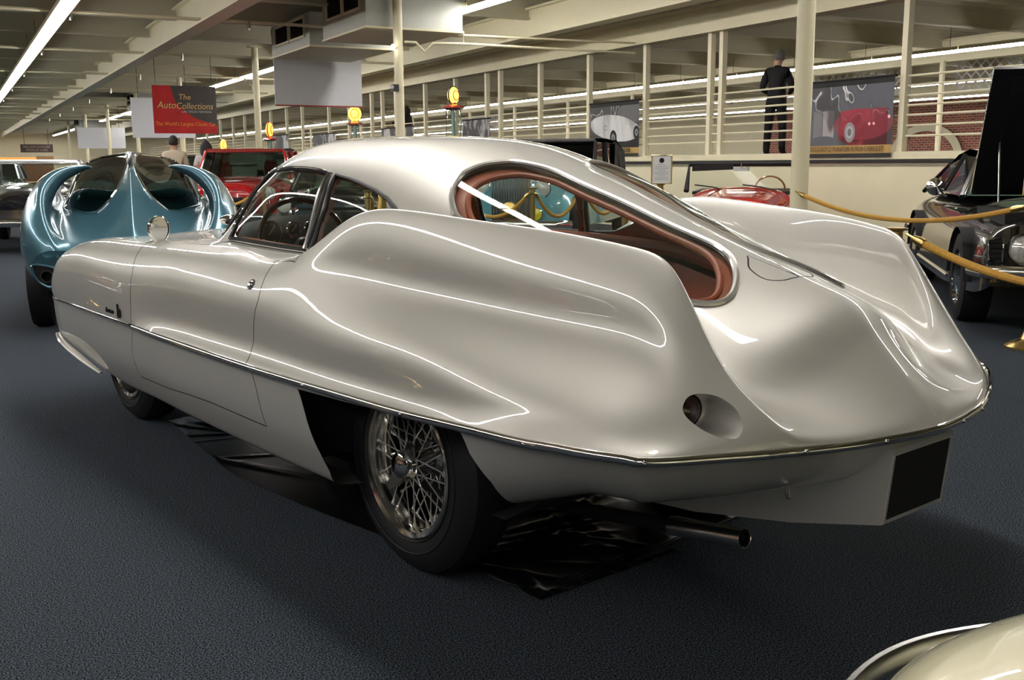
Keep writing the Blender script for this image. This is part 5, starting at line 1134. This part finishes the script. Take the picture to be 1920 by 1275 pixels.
# =================================================================== posters on the railing
def poster(name, y0, y1, z0, z1, seed, colour, label, kind):
    """flat printed sheet on the platform railing, picture made from numbers"""
    H_, W_ = 160, int(160 * (y1 - y0) / (z1 - z0)); rng = np.random.RandomState(seed)
    yy, xx = np.mgrid[0:H_, 0:W_] / float(H_); A = W_ / float(H_)
    n = np.zeros((H_, W_))
    for k in range(1, 7):
        for _ in range(3):
            a, bq, ph = rng.uniform(-1, 1), rng.uniform(-1, 1), rng.uniform(0, 6.28); n += np.sin((a * xx + bq * yy) * 5 * k + ph + 1.5 * np.sin(xx * 3 * k + ph)) / k
    img = np.stack([.03 + .02 * n * 0] * 3, -1) + .035
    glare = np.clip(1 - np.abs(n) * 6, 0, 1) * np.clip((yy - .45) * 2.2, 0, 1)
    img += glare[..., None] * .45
    if kind == 'car':
        body = ((xx - .52 * A) / (.50 * A)) ** 2 + ((yy - .52 + .10 * (xx - .5 * A)) / .24) ** 2 < 1
        img[body] = .45 + .12 * np.clip(n[body], -1, 1)[:, None]
        cab = ((xx - .85 * A) / (.28 * A)) ** 2 + ((yy - .78) / .18) ** 2 < 1; img[cab & ~body] = .12
        sh = (yy < .34) & (xx > .12 * A); img[sh & ~body] = .02
        for cx_, cy_, r in ((.50 * A, .33, .15), (.95 * A, .42, .12)):
            d = np.hypot((xx - cx_) / .7, yy - cy_); img[d < r] = .015; img[(d < r * .55)] = .22; img[(d < r * .2)] = .05
        d = np.hypot(xx - .33 * A, yy - .53); img[(d < .05)] = .1; img[(d < .035)] = .5
    elif kind == 'colour':
        img += np.clip(.5 + .5 * n, 0, 1)[..., None] * .05 * np.array([.8, .9, 1.2])
        for cx_, w_, c in ((.18, .05, (.12, .12, .12)), (.30, .06, (.22, .2, .2)), (.62, .20, (.22, .03, .04)), (.85, .1, (.16, .03, .04))):
            m = (np.abs(xx / A - cx_) < w_) & (yy > .18 + .1 * np.sin(xx * 4)) & (yy < .62 - .15 * np.abs(xx / A - cx_)); img[m] = np.array(c) * (1 + .5 * np.clip(n[m], -1, 1))[:, None]
        m = ((xx / A - .68) / .32) ** 2 + ((yy - .42) / .2) ** 2 < 1; img[m] = img[m] * .5 + np.array([.16, .02, .03])
        for cx_, cy_ in ((.75, .42), (.80, .42), (.96, .5)): d = np.hypot(xx - cx_ * A, yy - cy_); img[d < .02] = (.9, .5, .5)
        d = np.hypot((xx - .55 * A) / .7, yy - .32); img[d < .13] = .25; img[d < .08] = .4; img[d < .05] = .15
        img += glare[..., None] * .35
    else:
        img += (np.clip(n, 0, 1) * .35)[..., None]
    img = np.clip(img, 0, 1)
    if kind in ('car', 'colour'):
        s0 = int(.05 * H_); s1 = int(.16 * H_); img[s0:s1] = (.42, .27, .09); img[:s0] = .03; img[int(.93 * H_):] = .012
    px = np.ones((H_, W_, 4), np.float32); px[..., :3] = np.where(img <= .0031308, img * 12.92, 1.055 * np.power(np.maximum(img, 1e-5), 1/2.4) - .055)
    im = bpy.data.images.new(name, W_, H_); im.pixels.foreach_set(px.ravel()); im.pack()
    m = bpy.data.materials.new(name); m.use_nodes = True; nt = m.node_tree; t = nt.nodes.new('ShaderNodeTexImage'); t.image = im
    nt.links.new(t.outputs[0], nt.nodes['Principled BSDF'].inputs['Base Color']); nt.nodes['Principled BSDF'].inputs['Roughness'].default_value = .5; nt.nodes['Principled BSDF'].inputs['Specular IOR Level'].default_value = .2
    th_ = thing('poster', label, 'poster', (11.38, y0, z0))
    me = bpy.data.meshes.new('poster_sheet'); n_ = 24; Ht = z1 - z0; Wt = y1 - y0; vs = []; fs = []; uv = []
    for i in range(n_ + 1):
        for j in range(9):
            u, v = i / n_, j / 8; vs.append((.012 * math.sin(u * 17 + seed) * math.sin(v * 3.1) - .01, Wt * (1 - u), Ht * v)); uv.append((u, v))
    for i in range(n_):
        for j in range(8): a = i * 9 + j; fs.append((a, a + 9, a + 10, a + 1))
    me.from_pydata(vs, [], fs); ul = me.uv_layers.new(); 
    for l in me.loops: ul.data[l.index].uv = uv[l.vertex_index]
    me.polygons.foreach_set('use_smooth', [True] * len(fs)); me.materials.append(m); link(bpy.data.objects.new('sheet', me), th_)
    b = MB(); b.tube([(0, -.02, Ht), (0, Wt + .02, Ht)], .02, 6); b.build('top_bar', M['matte_black'], th_)
    return th_
TXP = Matrix(((0, 0, -1, 0), (-1, 0, 0, 0), (0, 1, 0, 0), (0, 0, 0, 1)))     # faces -x, reads towards -y
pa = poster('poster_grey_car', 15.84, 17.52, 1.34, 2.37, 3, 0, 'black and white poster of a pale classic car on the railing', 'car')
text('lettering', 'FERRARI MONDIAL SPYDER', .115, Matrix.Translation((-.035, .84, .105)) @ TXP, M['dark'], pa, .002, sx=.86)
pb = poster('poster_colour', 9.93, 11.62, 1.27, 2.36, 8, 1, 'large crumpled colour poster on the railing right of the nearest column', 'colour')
text('lettering', "77 ROLLS-ROYCE PHANTOM VI FRUA CABRIOLET", .105, Matrix.Translation((-.035, .845, .115)) @ TXP, mat('brown_ink', (.16, .09, .04)), pb, .002, sx=.62)
poster('poster_small', 21.9, 23.35, 1.45, 2.28, 12, 0, 'small grey poster on the railing behind the nearest fuel pump', 'noise')
poster('poster_small', 26.5, 28.9, 1.42, 2.25, 21, 0, 'grey poster on the railing right of the round yellow globe', 'noise')
poster('poster_small', 33.0, 35.5, 1.42, 2.25, 33, 0, 'grey poster on the railing left of the round yellow globe', 'noise')
poster('poster_dark', 38.5, 41.5, 1.42, 2.35, 40, 0, 'dark blue poster on the railing near the red rimmed globe', 'dark')
# =================================================================== people
def person(loc, hd, h, label, joints, hair, top, trousers, skin=(.45, .25, .17), hairc=(.02, .015, .012), group=None, extra=None):
    """one skinned figure; joints: name -> (x,y,z) for a 1.75 m figure facing +x"""
    t = thing('person', label, 'person', loc, hd)
    J = dict(pelvis=(0, 0, .95), spine=(0, 0, 1.15), chest=(0, 0, 1.34), neck=(.0, 0, 1.50), head0=(.01, 0, 1.56), head=(.015, 0, 1.66), top=(.01, 0, 1.73),
             hipL=(0, .09, .90), kneeL=(.02, .10, .50), ankL=(0, .10, .09), toeL=(.16, .12, .03), hipR=(0, -.09, .90), kneeR=(.02, -.10, .50), ankR=(0, -.10, .09), toeR=(.16, -.12, .03),
             shL=(0, .17, 1.42), elL=(-.02, .23, 1.14), wrL=(.10, .22, .90), haL=(.14, .21, .82), shR=(0, -.17, 1.42), elR=(-.02, -.23, 1.14), wrR=(.10, -.22, .90), haR=(.14, -.21, .82))
    J.update(joints); k = h / 1.75
    E = [('pelvis', 'spine'), ('spine', 'chest'), ('chest', 'neck'), ('neck', 'head0'), ('head0', 'head'), ('head', 'top')] + [(a + s, b_ + s) for s in 'LR' for a, b_ in (('hip', 'knee'), ('knee', 'ank'), ('ank', 'toe'), ('sh', 'el'), ('el', 'wr'), ('wr', 'ha'))] + [('pelvis', 'hipL'), ('pelvis', 'hipR'), ('chest', 'shL'), ('chest', 'shR')]
    RD = dict(pelvis=(.165, .125), spine=(.155, .115), chest=(.185, .13), neck=(.058, .058), head0=(.066, .07), head=(.08, .095), top=(.055, .065), hip=(.115, .11), knee=(.078, .075), ank=(.062, .062), toe=(.035, .04), sh=(.082, .08), el=(.056, .056), wr=(.03, .034), ha=(.035, .022))
    nm = list(J); me = bpy.data.meshes.new('figure'); me.from_pydata([tuple(k * c for c in J[n]) for n in nm], [(nm.index(a), nm.index(b_)) for a, b_ in E], [])
    o = bpy.data.objects.new('tmp', me); COL.objects.link(o); md = o.modifiers.new('s', 'SKIN'); md.use_smooth_shade = True
    for i, n in enumerate(nm):
        r = RD[n] if n in RD else RD[n[:-1]]; me.skin_vertices[0].data[i].radius = (r[0] * k, r[1] * k); me.skin_vertices[0].data[i].use_root = (n == 'pelvis')
    sb = o.modifiers.new('d', 'SUBSURF'); sb.levels = 2
    dg = bpy.context.evaluated_depsgraph_get(); m2 = bpy.data.meshes.new_from_object(o.evaluated_get(dg)); bpy.data.objects.remove(o)
    m2.materials.clear()
    for q in (mat('skin', skin, rough=.5), mat('shirt', top, rough=.8, bump=(30, .3, .01)), mat('trousers', trousers, rough=.8), mat('shoes', (.01, .01, .01), rough=.4)): m2.materials.append(q)
    hz = J['neck'][2] * k
    for p in m2.polygons:
        c = p.center; z = c.z / k
        far = abs(c.y) > .19 * k or c.x > .12 * k
        p.material_index = 0 if z > 1.525 else (1 if z > .96 else (2 if z > .11 else 3))
        for w in ('haL', 'haR'):
            if (Vector(J[w]) * k - c).length < .10 * k: p.material_index = 0
        for w, e in (('wrL', 'elL'), ('wrR', 'elR')):
            if extra == 'bare' and min((Vector(J[w]) * k - c).length, (Vector(J[e]) * k - c).length) < .16 * k and abs(c.y) > .13 * k: p.material_index = 0
            elif z < .96 and (Vector(J[w]) * k - c).length < .2 * k and abs(c.y) > .16 * k and p.material_index == 2: p.material_index = 1
    body = bpy.data.objects.new('figure', m2); link(body, t)
    hd_ = Vector(J['head']) * k
    hm = mat('hair', hairc, rough=.7, bump=(80, .8, .02))
    if hair == 'short':
        b = MB(); rows = []
        for i in range(9):
            th_ = math.pi * .70 * i / 8
            rows.append([(hd_.x - .012 + (.100 * math.sin(th_)) * math.cos(a) * (1 if math.cos(a) < 0 else .82), hd_.y + .086 * math.sin(th_) * math.sin(a), hd_.z + .015 + .115 * math.cos(th_)) for a in np.linspace(0, 6.283, 20, endpoint=False)])
        b.grid(rows, close_v=True); b.build('hair', hm, t)
    else:
        b = MB(); rows = []
        for i in range(12):
            u = i / 11; r = .115 * math.sin(min(1, u * 2.2 + .05) * 1.57) * (1 - .25 * max(0, u - .7)); z = hd_.z + .12 - .36 * u
            rows.append([(hd_.x - .03 + r * math.cos(a) * (1.05 if math.cos(a) < 0 else .5), hd_.y + r * .98 * math.sin(a), z) for a in np.linspace(0, 6.283, 20, endpoint=False)])
        b.grid(rows, close_v=True); b.build('hair', hm, t)
    for s in (1, -1): b = MB(); b.ellipsoid((hd_.x, hd_.y + s * .086 * k, hd_.z - .01), (.018, .008, .028), 8, 6); b.build('ear', body.data.materials[0], t)
    b = MB(); b.ellipsoid((hd_.x + .10 * k, hd_.y, hd_.z - .012), (.018, .012, .022), 8, 6); b.build('nose', body.data.materials[0], t)
    for s in (1, -1):
        b = MB(); b.ellipsoid((hd_.x + .085 * k, hd_.y + s * .032, hd_.z + .012), (.010, .014, .008), 8, 6); b.build('eye', M['white'], t)
        w = Vector(J['ha' + ('L' if s > 0 else 'R')]) * k; wr = Vector(J['wr' + ('L' if s > 0 else 'R')]) * k; dv = (w - wr).normalized(); sd = dv.cross(Vector((1, 0, 0))); sd = sd.normalized() if sd.length > .1 else Vector((0, 1, 0))
        b = MB()
        for q in range(4): off = sd * (.024 - .016 * q); L_ = (.07, .08, .075, .06)[q]; b.tube([w + off * .8 - dv * .01, w + off + dv * L_ * .55 + Vector((.006, 0, 0)), w + off * .9 + dv * L_ + Vector((.018, 0, 0))], [.009, .008, .006], 6)
        b.tube([w - sd * -.03 - dv * .03, w + sd * .05 + dv * .01, w + sd * .05 + dv * .035], [.010, .009, .007], 6)
        b.build('fingers', body.data.materials[0], t)
    return t, body, J, k
# man on the raised platform, back to the camera, hands in front
person((12.15, 13.05, 1.30), math.atan2(.76, .70) - .35, 1.70, 'grey haired man in black shirt and trousers standing behind the railing, seen from behind',
       dict(elL=(.02, .27, 1.14), wrL=(.20, .16, 1.06), haL=(.27, .10, 1.06), elR=(.02, -.27, 1.14), wrR=(.20, -.16, 1.06), haR=(.27, -.10, 1.06), ankL=(0, .15, .09), toeL=(.15, .18, .03), ankR=(0, -.13, .09), toeR=(.15, -.16, .03), kneeL=(.02, .13, .5), kneeR=(.02, -.12, .5), head=(.03, -.03, 1.66)),
       'short', (.006, .006, .007), (.006, .006, .007), hairc=(.12, .11, .10))
person((3.71, 20.0, 0), R(80), 1.74, 'dark haired man in a pale shirt seen from behind beyond the blue show car', {}, 'short', (.45, .38, .28), (.03, .04, .06))
person((4.22, 19.6, 0), R(85), 1.66, 'black haired woman in a white strappy top beyond the blue show car', {}, 'long', (.50, .45, .44), (.03, .03, .05), extra='bare')
person((12.7, 30.1, 1.30), R(120), 1.68, 'black clad person with bushy hair reaching out, half hidden behind the second column', dict(elL=(.10, .40, 1.30), wrL=(.16, .60, 1.16), haL=(.19, .68, 1.12)), 'long', (.008, .008, .008), (.008, .008, .008))
